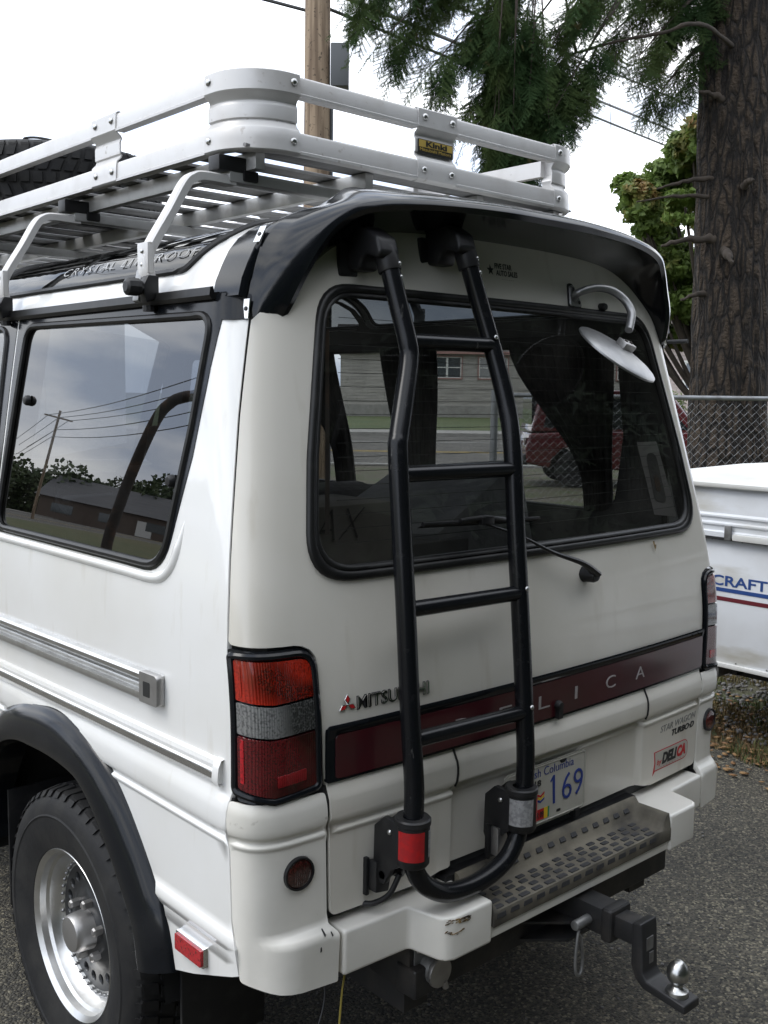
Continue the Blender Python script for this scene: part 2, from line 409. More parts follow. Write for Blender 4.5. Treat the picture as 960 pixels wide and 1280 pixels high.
def text_geo(txt, size, extrude=.001, shear=0, offset=0, space=1.0, align='LEFT', xs=1.0):
    cu = bpy.data.curves.new('text','FONT'); cu.body = txt; cu.size = size; cu.extrude = extrude; cu.shear = shear; cu.offset = offset; cu.space_character = space; cu.align_x = align; cu.resolution_u = 3
    ob = bpy.data.objects.new('text', cu); COL.objects.link(ob); bpy.context.view_layer.update()
    dg = bpy.context.evaluated_depsgraph_get(); me = bpy.data.meshes.new_from_object(ob.evaluated_get(dg))
    V = [tuple(v.co) for v in me.vertices]; F = [tuple(p.vertices) for p in me.polygons]
    bpy.data.objects.remove(ob); bpy.data.curves.remove(cu); bpy.data.meshes.remove(me)
    return [(x*xs,y,z) for x,y,z in V], F
def text_on(name, txt, s0, z0, size, material, parent, mapf=None, off=.002, extrude=.0012, rot=0, width=None, **kw):
    """lettering laid on a curved skin; width scales it to an overall width"""
    mapf = mapf or surf; V, F = text_geo(txt, size, extrude, **kw)
    if width:
        x0 = min(v[0] for v in V); x1 = max(v[0] for v in V); k = width/(x1-x0); V = [((v[0]-x0)*k,v[1],v[2]) for v in V]
    c, s_ = math.cos(rot), math.sin(rot)
    W = [mapf(s0+x*c-y*s_, z0+x*s_+y*c, off+z+extrude) for x,y,z in V]
    me = bpy.data.meshes.new(name); me.from_pydata(W, [], F); fix(me, 40, merge=1e-6); return add(name, me, material, parent)
def copy_tree(o, parent=None):
    c = o.copy(); COL.objects.link(c); c.parent = parent
    for ch in [x for x in bpy.data.objects if x.parent == o]: copy_tree(ch, c)
    return c
def sstep(a, b, x):
    if a == b: return float(x >= b)
    t = min(1, max(0, (x-a)/(b-a))); return t*t*(3-2*t)

# ------------------------------------------------------------------ the van: empty at its base
van = empty('van', (0,0,0))
tag(van, 'white high-roof van with black rear ladder, roof rack and tinted tailgate window', 'van')
def mir(poly): return [(-s,z) for s,z in reversed(poly)]
def ys(poly, sg=-1): return [(s_of_y(y,z,sg), z) for y,z in densify(poly, .04)]
ROWS = [.60,.62,.64,.66,.68,.70,.855,.858,.861,.864,.8665,.869,.8715,.874,.877,.880,.883,.886,.891,.896,.905,.915,.925,.935,.945,.955,.965,.98]

def gate_s(z): return lerp_tab([(.9,.603),(1.256,.812),(1.351,.799),(1.683,.770),(1.874,.746),(2.05,.72)], z)
GAP = .0022
# --- side panels -----------------------------------------------------------------
ARCH = [(.318,.50),(.345,.60),(.40,.68),(.47,.765),(.55,.845),(.64,.905),(.73,.93),(.83,.938),(.93,.93),(1.04,.91),(1.15,.865),(1.24,.795),(1.31,.70),(1.36,.60),(1.385,.46)]
WIN = rpoly([(.262,1.887,.05),(.318,1.50,.05),(.345,1.372,.09),(1.178,1.362,.03),(1.265,1.66,.03),(1.205,1.893,.045)])
WIN = [(y,z) for y,z in rpoly([(.268,1.884,.045),(.292,1.66,.3),(.345,1.367,.085),(1.215,1.362,.05),(1.165,1.894,.05)])]
SURR = rpoly([(.228,1.915,.005),(.275,1.60,.1),(.338,1.352,.10),(.52,1.353,.05),(1.222,1.350,.004),(1.222,1.915,.004)])
DWIN = rpoly([(1.29,1.893,.05),(1.275,1.364,.06),(2.16,1.358,.06),(2.12,1.893,.05)])
DSURR = rpoly([(1.232,1.915,.003),(1.232,1.350,.003),(2.195,1.346,.003),(2.195,1.915,.003)])
FWIN = rpoly([(2.26,1.885,.05),(2.255,1.30,.06),(3.02,1.28,.06),(2.78,1.885,.06)])
FSURR = rpoly([(2.205,1.915,.003),(2.205,1.27,.003),(3.16,1.25,.04),(2.90,1.915,.03)])
def side_off(s,z):
    # pressed ridges low on the quarter panel
    y = surf(-abs(s),z)[1]; k = sstep(.03,.06,y)*(1-sstep(.45,.6,y)) if y < .6 else 0
    return k*(.007*(sstep(.682,.672,z)*sstep(.640,.650,z))+.004*(sstep(.64,.632,z)*sstep(.615,.625,z)))
for sg, nm in ((-1,'left'),(1,'right')):
    M_ = (lambda p: p) if sg < 0 else mir
    q = [(-gate_s(z)-GAP*1.5, z) for z in (1.915,1.874,1.78,1.683,1.52,1.351,1.256)]+[(-.8185,1.24),(-.8185,.965),(-.8205,.955),(-.8245,.886),(-.8195,.708),(-.815,.68)]
    low = [(-.803,.655),(-.800,.600)]+[(s_of_y(y,z,-1),z) for y,z in ((.12,.575),(.22,.535),(.312,.505))]
    arch = [(s_of_y(y,z,-1),z) for y,z in ARCH]
    outer = q+low+arch+[(s_of_y(y,z,-1),z) for y,z in ((1.40,.42),(2.198,.40),(2.198,1.34),(2.198,1.915))]
    sheet = patch('side_panel', M_(outer), 'white_paint', van, holes=[M_(ys(SURR)), M_(ys(DSURR))], off=side_off, step=.035, rows=ROWS, bstep=.03)
    patch('window_surround', M_(ys(SURR)), 'black_gloss', van, holes=[M_(ys(WIN))], off=lambda s,z:.0015, step=.05, bstep=.03)
    patch('window_surround', M_(ys(DSURR)), 'black_gloss', van, holes=[M_(ys(DWIN))], off=lambda s,z:.0015, step=.05, bstep=.03)
    fr = ys([(2.205,.40),(2.205,1.25),(3.30,1.24),(3.45,1.0),(3.50,.40),(3.32,.40),(3.32,.60),(3.22,.78),(3.02,.86),(2.82,.78),(2.72,.60),(2.70,.40)])
    patch('front_side_panel', M_(list(reversed(fr))), 'white_paint', van, step=.06)
    patch('front_window_surround', M_(list(reversed(ys(FSURR)))) if True else None, 'black_gloss', van, holes=[M_(ys(FWIN))], off=lambda s,z:.0015, step=.06)
    for w, nmw in ((WIN,'side_window'),(DWIN,'side_window'),(FWIN,'front_side_window')):
        wl = M_(ys(w)) ; 
        g = patch(nmw, wl, 'film_glass' if sg < 0 else 'side_glass', van, off=lambda s,z:-.004, step=.06, depth=.004)
        loop = [surf(s,z,.0005) for s,z in densify(wl,.02)]
        MB().tube(loop, .0085, 8, closed=True).build('window_seal','rubber_seal',g)
    if sg < 0:
        for (y,z) in ((1.105,1.70),(.345,1.545)):                # pop-out window fasteners
            s = s_of_y(y,z,-1); c = Vector(surf(s,z,0)); 
            V,F = lathe_geo([(.0,.012),(.009,.011),(.013,.006),(.014,-.002)],14,'x'); MB().put([(c.x-h,c.y+a,c.z+b) for h,a,b in V],F).build('window_fastener','black_plastic',van)
    lpath = [(sg*abs(s_of_y(y,z,-1)),z) for y,z in ((.278,1.47),(.290,1.42),(.308,1.378),(.340,1.350),(.39,1.340),(.50,1.3395),(.70,1.339),(.95,1.338),(1.20,1.337))]
    lp3 = spline([surf(s,z,-.004) for s,z in lpath],5); MB().tube(lp3,[.004+.0085*min(1,k/6) for k in range(len(lp3))],10).build('window_lip','white_paint',van,smooth=60)
    # inner lining with the same window openings
    lin = ys([(.17,1.92),(.17,1.0),(3.3,1.0),(3.3,1.20),(2.95,1.92)])
    patch('side_lining', M_(lin), 'interior_grey', van, holes=[M_(ys(WIN)),M_(ys(DWIN)),M_(ys(FWIN))], off=lambda s,z:-.028, step=.08, depth=.002)

# --- tailgate --------------------------------------------------------------------
def gate_off(s,z):
    r = -.020*sstep(-.305,-.290,s)*sstep(.340,.325,s)*sstep(.892,.884,z)*sstep(.60,.66,z)
    soft = .006*math.exp(-((z-1.235-.10*abs(s))/.03)**2)*sstep(.15,.5,abs(s))   # soft feature line above the lights
    return r
half = [(gate_s(z)-GAP*1.5+.001, z) for z in (1.87,1.78,1.683,1.52,1.351,1.275)]+rpoly([(.8095,1.275,0),(.8105,1.254,.012),(.70,1.2505,0)])[1:]+[(.655,1.2490),(.638,1.245),(.622,1.236),(.612,1.222),(.608,1.205),(.605,1.10),(.6000,.985),(.5950,.962),(.5925,.90),(.5890,.72)]+rpoly([(.5890,.72,0),(.588,.690,.02),(.45,.690,0)])[1:]+[(.38,.690),(.33,.700),(.0,.700)]
top = [(0,2.10),(.30,2.098),(.45,2.085),(.56,2.05),(.64,1.99),(.70,1.91)]
hp = top+half
gate_poly = [(-s,z) for s,z in hp][::-1]+[p for p in hp[1:-1]]
SEAL_O = rpoly([(-.632,1.358,.10),(.632,1.358,.10),(.634,1.60,.5),(.612,1.957,.085),(-.612,1.957,.085),(-.634,1.60,.5)], 8)
GL = rpoly([(-.606,1.388,.085),(.606,1.388,.085),(.608,1.60,.5),(.588,1.928,.07),(-.588,1.928,.07),(-.608,1.60,.5)], 8)
SEAL_M = rpoly([(-.620,1.372,.092),(.620,1.372,.092),(.622,1.60,.5),(.601,1.944,.078),(-.601,1.944,.078),(-.622,1.60,.5)], 8)
gate = patch('tailgate', gate_poly, 'dirty_white', van, holes=[SEAL_M], off=gate_off, step=.03, rows=ROWS+[.884,.892,.70,.71,1.20,1.215,1.23,1.245,1.26,1.28,1.30,1.32], cols=[-.305,-.300,-.295,-.290,.325,.330,.335,.340], bstep=.02)
# rubber seal: a raised channel between outer and inner outline
def ring(name, a, b, material, parent, h, mapf=None, n=200):
    def res(poly):
        P = poly+[poly[0]]; Ls = [0]
        for p,q_ in zip(P,P[1:]): Ls.append(Ls[-1]+math.hypot(q_[0]-p[0],q_[1]-p[1]))
        out = []; j = 0
        for k in range(n):
            d = Ls[-1]*k/n
            while Ls[j+1] < d: j += 1
            t = (d-Ls[j])/(Ls[j+1]-Ls[j]); out.append((P[j][0]+(P[j+1][0]-P[j][0])*t, P[j][1]+(P[j+1][1]-P[j][1])*t))
        return out
    A, B = res(a), res(b); mapf = mapf or surf; rows_ = []
    for t, hh in ((0,-.004),(0,.4*h),(.12,.85*h),(.35,h),(.55,.8*h),(.62,.55*h),(.70,.8*h),(.88,.75*h),(1,.1*h),(1,-.006)):
        rows_.append([mapf(p[0]+(q_[0]-p[0])*t, p[1]+(q_[1]-p[1])*t, hh) for p,q_ in zip(A,B)])
        rows_[-1].append(rows_[-1][0])
    V,F = grid_geo(rows_); me = bpy.data.meshes.new(name); me.from_pydata(V,[],F); fix(me,60); return add(name,me,material,parent)
rg = patch('rear_window', SEAL_M, 'rear_glass', gate, off=lambda s,z:-.002, step=.06, depth=.003)
ring('window_seal', SEAL_O, GL, 'rubber_seal', gate, .011)
m = MB()
for k in range(17):
    z = 1.43+k*.0285; w = .565-.02*(z-1.4)
    m.put(*grid_geo([[surf(-w+2*w*i/24, z+dz, -.0035) for i in range(25)] for dz in (-.0006,.0006)]))
m.build('defroster_line','interior_grey',gate)
m = MB(); m.put(*grid_geo([[surf(s,z,-.005) for z in np.linspace(1.45,1.86,8)] for s in (-.588,-.578)])).build('defroster_bus','rust_steel',gate)
# maroon garnish strip
def strip(s0,s1,z0,z1,r): return rpoly([(s0,z0,r),(s1,z0,r),(s1,z1,r),(s0,z1,r)],4)
patch('garnish_frame', strip(-.598,.598,.968,1.083,.006), 'black_gloss', gate, holes=[strip(-.583,.5975,.975,1.064,.008)] if False else [], off=lambda s,z:.006+.006*sstep(1.06,1.075,z)*sstep(1.084,1.078,z), step=.03, rows=[1.06,1.066,1.070,1.075,1.079], depth=.010)
st = patch('garnish_strip', strip(-.580,.596,.9745,1.062,.008), 'maroon_strip', gate, off=lambda s,z:.0085, step=.04, depth=.003)
for ch, s in zip('DELICA', (-.300,-.180,-.062,.058,.170,.288)):
    text_on('letter', ch, s, 1.002, .046, 'strip_letter', gate, off=.0085, extrude=.0006, width=.008 if ch=='I' else .036, offset=-.0004)
# tailgate lock under the strip letters
V,F = lathe_geo([(.0,-.014),(.009,-.013),(.012,-.006),(.012,.0)],16,'y'); c = surf(.0,1.0,.008)
MB().put([(x+c[0],y+c[1],z+c[2]) for x,y,z in V],F).box((c[0],c[1]-.006,c[2]-.016),(.016,.012,.03)).build('lock','black_plastic',gate)
# seams either side of the handle lip
for s in (-.300,.334):
    MB().tube([surf(s-.004*0+.004*math.sin(k/6*math.pi), .967-.082*k/6, .0012) for k in range(7)], .0028, 6).build('lip_seam','rubber_seal',gate)
# emblems
text_on('letter','MITSUBISHI', -.530, 1.105, .036, 'chrome', gate, off=.001, extrude=.0022, offset=.0, width=.165, space=1.08)
text_on('letter_shadow','MITSUBISHI', -.5305, 1.1035, .038, 'black_print', gate, off=.0002, extrude=.0009, offset=.0009, width=.167, space=1.08)
for k,(a,mt) in enumerate(((90,'chrome'),(210,'red_print'),(330,'red_print'))):
    pass
def diamond(cx, cz, a, L_, w):
    ca, sa = math.cos(a), math.sin(a); P = [(0,0),(L_*.5,w),(L_,0),(L_*.5,-w)]
    return [(cx+p*ca-q_*sa, cz+p*sa+q_*ca) for p,q_ in P]
for k in range(3):
    a = math.radians(90+120*k); 
    patch('emblem_diamond', diamond(-.5520,1.118,a,.0200,.0058), 'chrome', gate, off=lambda s,z:.004, step=.01, depth=.004)
    patch('emblem_inlay', diamond(-.5520+.003*math.cos(a),1.118+.003*math.sin(a),a,.0150,.0040), 'red_print', gate, off=lambda s,z:.0045, step=.01, depth=.001)
text_on('letter','STAR WAGON', .412, .826, .026, 'grey_print', gate, off=.0005, extrude=.0003, shear=.25, width=.17, rot=.02)
text_on('letter','TURBO\u00b7D', .466, .805, .023, 'black_print', gate, off=.0005, extrude=.0004, shear=.28, offset=.0007, width=.110)
# club sticker
stk = patch('sticker', rpoly([(.385,.712,.0),(.395,.722,.0),(.550,.722,.024),(.550,.777,.024),(.388,.777,.0),(.392,.745,0)]), 'red_print', gate, off=lambda s,z:.0006, step=.03, depth=.0006)
patch('sticker_face', rpoly([(.394,.7255,0),(.548,.7245,.022),(.548,.7745,.022),(.392,.7745,.0),(.396,.745,0)]), 'plate_white', gate, off=lambda s,z:.0010, step=.03, depth=.0004)
text_on('letter','DELI', .425, .737, .040, 'black_print', gate, off=.0012, extrude=.0003, shear=.22, offset=.0022, width=.070)
text_on('letter','CA', .4955, .737, .040, 'red_print', gate, off=.0012, extrude=.0003, shear=.22, offset=.0022, width=.042)
text_on('letter','by', .400, .738, .022, 'red_print', gate, off=.0012, extrude=.0003, shear=.3)
text_on('letter','. . . . . . . . .', .42, .728, .012, 'red_print', gate, off=.0012, extrude=.0003, width=.11)
# dealer sticker under the spoiler
star = []
for k in range(10):
    r = .0135 if k%2==0 else .0056; a = math.radians(90+36*k); star.append((-.0745+r*math.cos(a), 2.024+r*math.sin(a)))
patch('dealer_star', star, 'black_print', gate, off=lambda s,z:.0006, step=.02, depth=.0004)
text_on('letter','FIVE STAR', -.058, 2.029, .018, 'black_print', gate, off=.0006, extrude=.0002, shear=.15, width=.066, offset=.0004)
text_on('letter','AUTO SALES', -.055, 2.013, .018, 'black_print', gate, off=.0006, extrude=.0002, shear=.15, width=.084, offset=.0004)
text_on('letter','. . . . . . .', -.035, 2.004, .010, 'black_print', gate, off=.0006, extrude=.0002, width=.045)
# rust runs below the glass corner
for (s,z,l,w) in ((.405,1.350,.030,.004),(.408,1.34,.012,.007)):
    patch('rust_stain', rpoly([(s-w,z,.002),(s+w*.2,z-l,.001),(s+w,z,.002)]), 'scrape', gate, off=lambda s,z:.0064, step=.02, depth=.0002)

# --- number plate -----------------------------------------------------------------
PX, PZ, PW, PH, PY = -.017, .786, .305, .150, -.0235
def pmap(u,v,off=0): return (PX+u, PY-off, PZ+v)
pl = patch('number_plate', rpoly([(-PW/2,-PH/2,.014),(PW/2,-PH/2,.014),(PW/2,PH/2,.014),(-PW/2,PH/2,.014)],5), 'plate_white', van, mapf=pmap, step=.06, depth=.0025)
m = MB(); loop = [pmap(u,v,.0008) for u,v in rpoly([(-PW/2+.005,-PH/2+.005,.011),(PW/2-.005,-PH/2+.005,.011),(PW/2-.005,PH/2-.005,.011),(-PW/2+.005,PH/2-.005,.011)],5)]
m.tube(loop,.0012,6,closed=True).build('rim_bead','plate_white',pl)
text_on('letter','British Columbia', -.098, .044, .031, 'blue_print', pl, mapf=pmap, off=.0006, extrude=.0003, width=.200, offset=-.0003)
patch('letter', [(.026,-.036),(.0335,-.036),(.0295,.036),(.0235,.036),(.0135,.024),(.0150,.020),(.0215,.026)], 'blue_print', pl, mapf=pmap, off=lambda u,v:.0012, step=.05, depth=.0010)
for ch,u in zip('69',(.060,.104)): text_on('letter', ch, u, -.036, .098, 'blue_print', pl, mapf=pmap, off=.0006, extrude=.0008, width=.036, offset=-.0012)
text_on('letter','18', -.046, .022, .021, 'black_print', pl, mapf=pmap, off=.0006, extrude=.0003, width=.024, offset=.0006)
for k in range(3): patch('flag_wave', [(-.046+.0002,-.022+.007*k),(-.034,-.017+.007*k),(-.022,-.022+.007*k),(-.008,-.015+.007*k),(-.008,-.010+.007*k),(-.022,-.017+.007*k),(-.034,-.012+.007*k),(-.046,-.017+.007*k)], ('blue_print','yellow_print','red_print')[k], pl, mapf=pmap, off=lambda u,v:.0007, step=.05, depth=.0003)
for (u0,u1,mt) in ((-.066,-.056,'yellow_print'),(-.0555,-.008,'red_print'),(-.0075,.006,'yellow_print'),(.0065,.012,'green_print')):
    patch('decal', [(u0,-.064),(u1,-.064),(u1,-.037),(u0,-.037)], mt, pl, mapf=pmap, off=lambda u,v:.0007, step=.05, depth=.0004)
text_on('letter','APR 09', -.053, -.058, .021, 'black_print', pl, mapf=pmap, off=.0011, extrude=.0002, width=.043, offset=.0004)
patch('slot', rpoly([(.040,-.061,.003),(.056,-.061,.003),(.056,-.054,.003),(.040,-.054,.003)]), 'black_print', pl, mapf=pmap, off=lambda u,v:.0007, step=.05, depth=.0003)
rp = [(.060+.012*math.cos(a)*(1+.3*math.sin(3*a)), .064+.006*math.sin(a)*(1+.3*math.cos(2*a))) for a in np.linspace(0,2*math.pi,14)[:-1]]
patch('crown_mark', rp, 'black_print', pl, mapf=pmap, off=lambda u,v:.0007, step=.05, depth=.0003)
MB().box((PX+.12,PY+.005,PZ-.083),(.018,.02,.02)).build('plate_clip','black_plastic',pl)

# --- tail lights -------------------------------------------------------------------
for sg in (-1,1):
    M_ = (lambda p: p) if sg < 0 else mir
    ho = rpoly([(-.8165,1.2455,.006),(-.8165,.972,.02),(-.795,.957,.012),(-.705,.951,.02),(-.606,.962,.014),(-.6085,1.10,.1),(-.614,1.243,.045)])
    hs = patch('tail_light', M_(ho), 'black_gloss', van, off=lambda s,z:.0, step=.03, depth=.02)
    fr_o = M_(ho); 
    # raised frame rails
    loop = [surf(s,z,.004) for s,z in densify(M_(rpoly([(-.806,1.236,.006),(-.806,.975,.015),(-.705,.958,.02),(-.613,.967,.014),(-.6155,1.10,.1),(-.620,1.234,.040)])),.015)]
    MB().tube(loop,.0075,8,closed=True).build('light_frame','black_gloss',hs)
    def bulge(s,z): return .006+.004*math.sin(min(1,max(0,(abs(s)-.62)/.17))*math.pi)
    patch('lens', M_(rpoly([(-.797,1.229,.006),(-.797,1.154,.004),(-.705,1.146,.0),(-.6225,1.150,.004),(-.6265,1.224,.028)])), 'lens_orange', hs, off=bulge, step=.02, depth=.006)
    patch('lens', M_(rpoly([(-.797,1.149,.003),(-.797,1.090,.003),(-.705,1.082,.0),(-.6205,1.086,.003),(-.6222,1.145,.003),(-.705,1.141,0)])), 'lens_clear', hs, off=bulge, step=.02, depth=.006)
    patch('lens', M_(rpoly([(-.797,1.085,.003),(-.795,.983,.010),(-.705,.966,.012),(-.6185,.974,.008),(-.6203,1.081,.003),(-.705,1.077,0)])), 'lens_red', hs, off=bulge, step=.02, depth=.006)
    patch('reflex_reflector', M_(rpoly([(-.700,.985,.003),(-.640,.989,.003),(-.640,1.012,.003),(-.700,1.007,.003)])), 'lens_red_bright', hs, off=lambda s,z:bulge(s,z)+.0012, step=.02, depth=.001)
    patch('side_reflector', M_(rpoly([(-.789,1.220,.002),(-.789,1.163,.002),(-.779,1.162,.002),(-.779,1.219,.002)])), 'lens_orange', hs, off=lambda s,z:bulge(s,z)+.0012, step=.02, depth=.001)
    patch('side_reflector', M_(rpoly([(-.789,1.080,.002),(-.787,.995,.002),(-.777,.993,.002),(-.779,1.079,.002)])), 'lens_red_bright', hs, off=lambda s,z:bulge(s,z)+.0012, step=.02, depth=.001)
    # corner cover below the light, stepping out to the bumper
    def cov_off(s,z): return .030*sstep(.690,.660,z)*sstep(.760,.660,abs(s))
    co = rpoly([(-.8195,.953,.008),(-.8205,.886,.03),(-.8165,.708,.05),(-.8045,.655,.02),(-.797,.590,.012),(-.70,.574,.03),(-.590,.566,.004),(-.586,.668,.015),(-.596,.680,.006),(-.5995,.90,.02),(-.602,.953,.008)])
    cv = patch('corner_cover', M_(co), 'bumper_white', van, off=cov_off, step=.018, rows=ROWS, depth=.015)
    c = Vector(surf(sg*.655,.803,.0)); c2 = Vector(surf(sg*.665,.803)); c0 = Vector(surf(sg*.645,.803)); tdir = (c2-c0).normalized(); ndir = Vector((0,0,1)).cross(tdir)*(1 if sg<0 else -1)
    ndir = Vector((c.x,c.y,0))-Vector((surf(sg*.655,.803,-.02)[0],surf(sg*.655,.803,-.02)[1],0)); ndir.normalize()
    mt = Matrix((( *tdir,0),(0,0,1,0),(*ndir,0),(0,0,0,1))).transposed(); mt.translation = c
    V,F = lathe_geo([(0,.010),(.014,.0098),(.024,.008),(.029,.005),(.030,.0)],28,'z'); MB().put([tuple(mt@Vector(p)) for p in V],F).build('round_reflector','lens_amber_dark',cv)
    V,F = lathe_geo([(.029,.004),(.030,.0075),(.033,.0075),(.034,0)],28,'z'); MB().put([tuple(mt@Vector(p)) for p in V],F).build('reflector_rim','black_plastic',cv)
# clear screw and dark cracked marks on left cover are paint chips
for (s,z,w,h) in ((-.6135,.673,.0022,.006),(-.626,.647,.0018,.006),(-.600,.668,.0016,.004)):
    patch('paint_chip', rpoly([(s-w,z-h,.001),(s+w,z-h*.6,.001),(s+w*.6,z+h,.001),(s-w*.7,z+h*.7,.001)]), 'black_print', van, off=lambda s,z:.0305*sstep(.690,.660,z)*sstep(.760,.660,abs(s))+.0004, step=.02, depth=.0002)

# black tubes down in the panel gaps, painting in their shade
for sg in (-1,1):
    MB().tube([surf(sg*gate_s(z),z,-.009) for z in np.linspace(1.26,1.90,16)],.006,6).build('gap_shade','well_black',van)
    MB().tube([surf(sg*(.597+.0015*(z-.69)/.27),z,-.012) for z in np.linspace(.665,.960,12)],.009,6).build('gap_shade','well_black',van)
    MB().tube([surf(sg*(.8185-.0*z),z,-.010) for z in np.linspace(.70,.955,10)],.006,6).build('gap_shade','well_black',van)
# --- bumper ---------------------------------------------------------------------------
def bump_block(name, poly, z0, z1, bevel, mt='bumper_white'):
    return MB().prism(poly, z0, z1).build(name, mt, van, bevel=bevel, seg=4)
BY = -.046
body = [(-.660,.06),(-.660,BY+.006),(-.500,BY-.003),(-.492,BY-.006),(-.478,-.120),(-.470,-.134),(-.452,-.144),(-.3385,-.146),(-.3385,.04),(-.338,.06)]
bl = MB().prism(body,.572,.668).build('bumper','bumper_white',van,bevel=.013,seg=4)
MB().prism([(-x,y) for x,y in reversed(body)],.572,.668).build('bumper','bumper_white',van,bevel=.013,seg=4)
MB().prism([(-.3380,.06),(-.3380,-.141),(.3380,-.141),(.3380,.06)],.576,.632).build('bumper','bumper_white',van,bevel=.008,seg=3)
MB().box((0,.0,.655),(.72,.05,.05)).build('bumper_back','black_plastic',van,bevel=.004)
# scraped corner
def bmap(u,v,off=0): return (-.480+u*.95, -.0955+ -u*.6*0 - .0, v)
sc = MB()
rr = random.Random(3)
for k in range(70):
    t = rr.random()**.8; x = -.470+.062*t; y = -.1352-.0100*min(1,t*2.2); z = .6635-.010*rr.random()**2-.004*t; w = .0012+.0030*rr.random(); h = .0006+.0016*rr.random()
    sc.box((x,y-.0012,z),(w*2,.0012,h),rz=-.2*(t<.4))
for k in range(26):
    t = rr.random(); sc.box((-.472+.045*t+.003*rr.random(),-.1335-.0112*min(1,t*2.2)-.0010,.640-.010*math.sin(t*2.4+.3)+.004*rr.random()),(.002+.006*rr.random(),.0012,.0007+.0008*rr.random()))
sc.build('paint_scrape','scrape',bl)
# step pad
def pad_z(x,y):
    b = sstep(-.066,-.036,y); e = sstep(.300,.332,abs(x)) if x > 0 else sstep(.322,.333,abs(x))*.55
    return .640+max(.046*b,.034*e)
xs_ = np.concatenate([np.linspace(-.336,-.30,5),np.linspace(-.28,.28,20),np.linspace(.295,.338,7)]); ys_ = [-.1465,-.144,-.14,-.12,-.10,-.08,-.068,-.058,-.048,-.040,-.034,-.030]
rows_ = [[(x,-.1465,.604) for x in xs_],[(x,-.1475,.606) for x in xs_],[(x,-.1475,.634) for x in xs_],[(x,-.1460,.6385) for x in xs_]]+[[(x,y,pad_z(x,y)) for x in xs_] for y in ys_[2:]]+[[(x,-.0295,pad_z(x,-.03)-.004) for x in xs_],[(x,-.0295,.64) for x in xs_]]
V,F = grid_geo(rows_); pm = MB().put(V,F)
for xe, rev in ((xs_[0],0),(xs_[-1],1)):
    col = [r[0 if not rev else -1] for r in rows_]; pm.put(col+[(xe,-.1465,.604),(xe,-.0295,.60)],[tuple(range(len(col)))])
pad = pm.build('step_pad','step_rubber',van,smooth=50)
tb = None
def tread(x,y,z,sx=1,rx=0):
    global tb
    if tb is None:
        tb = MB().box((0,0,0),(.0235,.0125,.004)).build('tread_block','tread_rubber',pad,bevel=.0012,seg=1); o = tb
    else:
        o = tb.copy(); COL.objects.link(o)
    o.location = (x,y,z); o.rotation_euler = (rx,0,RNG.uniform(-.03,.03)); o.scale = (sx,1,1); return o
for r_,(y,n,o_) in enumerate(((-.136,15,0),(-.115,15,.5),(-.095,15,0),(-.076,14,.5))):
    for k in range(n):
        x = -.312+(k+o_*.0)*.0438+(.012 if r_%2 else 0)
        if x > .30: continue
        tread(x,y,pad_z(x,y)+.0006, 1.25 if r_==0 else 1.0)
        if r_ == 0: tread(x,y-.0105,.627,1.25,rx=math.radians(82)) if k%1==0 else None
for k in range(14): tread(-.29+k*.0438,-.050,pad_z(0,-.050)+.0006,.9,rx=math.radians(48))

# --- roof, skylights, gutter ---------------------------------------------------------------
SEC = [(0,2.128),(.18,2.126),(.34,2.119),(.50,2.104),(.61,2.082),(.675,2.052),(.712,2.015),(.733,1.975),(.746,1.945),(.752,1.918)]
SECP = [(x,z) for x,_,z in spline([(x,0,z) for x,z in SEC],8)]
SECL = [0.0]
for a,b in zip(SECP,SECP[1:]): SECL.append(SECL[-1]+math.hypot(b[0]-a[0],b[1]-a[1]))
TMAX = SECL[-1]
def roof(t,y,off=0.0):
    a = min(abs(t),TMAX); sg = -1 if t < 0 else 1
    import bisect
    j = min(max(bisect.bisect_right(SECL,a)-1,0),len(SECP)-2); f = (a-SECL[j])/(SECL[j+1]-SECL[j])
    (x0,z0),(x1,z1) = SECP[j],SECP[j+1]
    def nrm(i):
        i0,i1 = max(i-1,0),min(i+1,len(SECP)-1); dx,dz = SECP[i1][0]-SECP[i0][0],SECP[i1][1]-SECP[i0][1]; l = math.hypot(dx,dz); return (-dz/l,dx/l)
    n0,n1 = nrm(j),nrm(j+1); nx,nz = n0[0]+(n1[0]-n0[0])*f, n0[1]+(n1[1]-n0[1])*f
    x = x0+(x1-x0)*f; z = z0+(z1-z0)*f
    drop = -.10*sstep(2.6,3.6,y)*(y-2.6) if y > 2.6 else 0
    return (sg*(x+nx*off), y, z+nz*off+drop)
def t_of_z(z):
    for i in range(len(SECP)-1):
        if SECP[i+1][1] <= z: 
            f = (z-SECP[i][1])/(SECP[i+1][1]-SECP[i][1]); return SECL[i]+f*(SECL[i+1]-SECL[i])
    return TMAX
tlo, thi = t_of_z(1.985), .30
SKY = [rpoly([(-tlo,.42,.05),(-(tlo-.10),.325,.05),(-thi,.325,.05),(-thi,1.430,.04),(-tlo,1.480,.04)]), rpoly([(-tlo,1.515,.04),(-thi,1.465,.04),(-thi,2.55,.05),(-tlo,2.62,.05)])]
HOL = SKY+[[(-t,y) for t,y in reversed(p)] for p in SKY]
roof_poly = [(-TMAX,.285),(-.60,.285),(0,.290),(.60,.285),(TMAX,.285),(TMAX,3.0),(0,3.1),(-TMAX,3.0)]
rf = patch('roof', roof_poly, 'white_paint', van, holes=HOL, mapf=roof, step=.05, depth=.008, bstep=.03)
patch('roof_lining', roof_poly, 'headliner', van, holes=HOL, mapf=roof, off=lambda t,y:-.03, step=.08, depth=.002)
for i,p in enumerate(HOL):
    g = patch('skylight', p, 'skylight_glass', rf, mapf=roof, off=lambda t,y:.004, step=.05, depth=.005)
    MB().tube([roof(t,y,.003) for t,y in densify(p,.02)],.0075,6,closed=True).build('skylight_seal','rubber_seal',rf)
    me_ = None
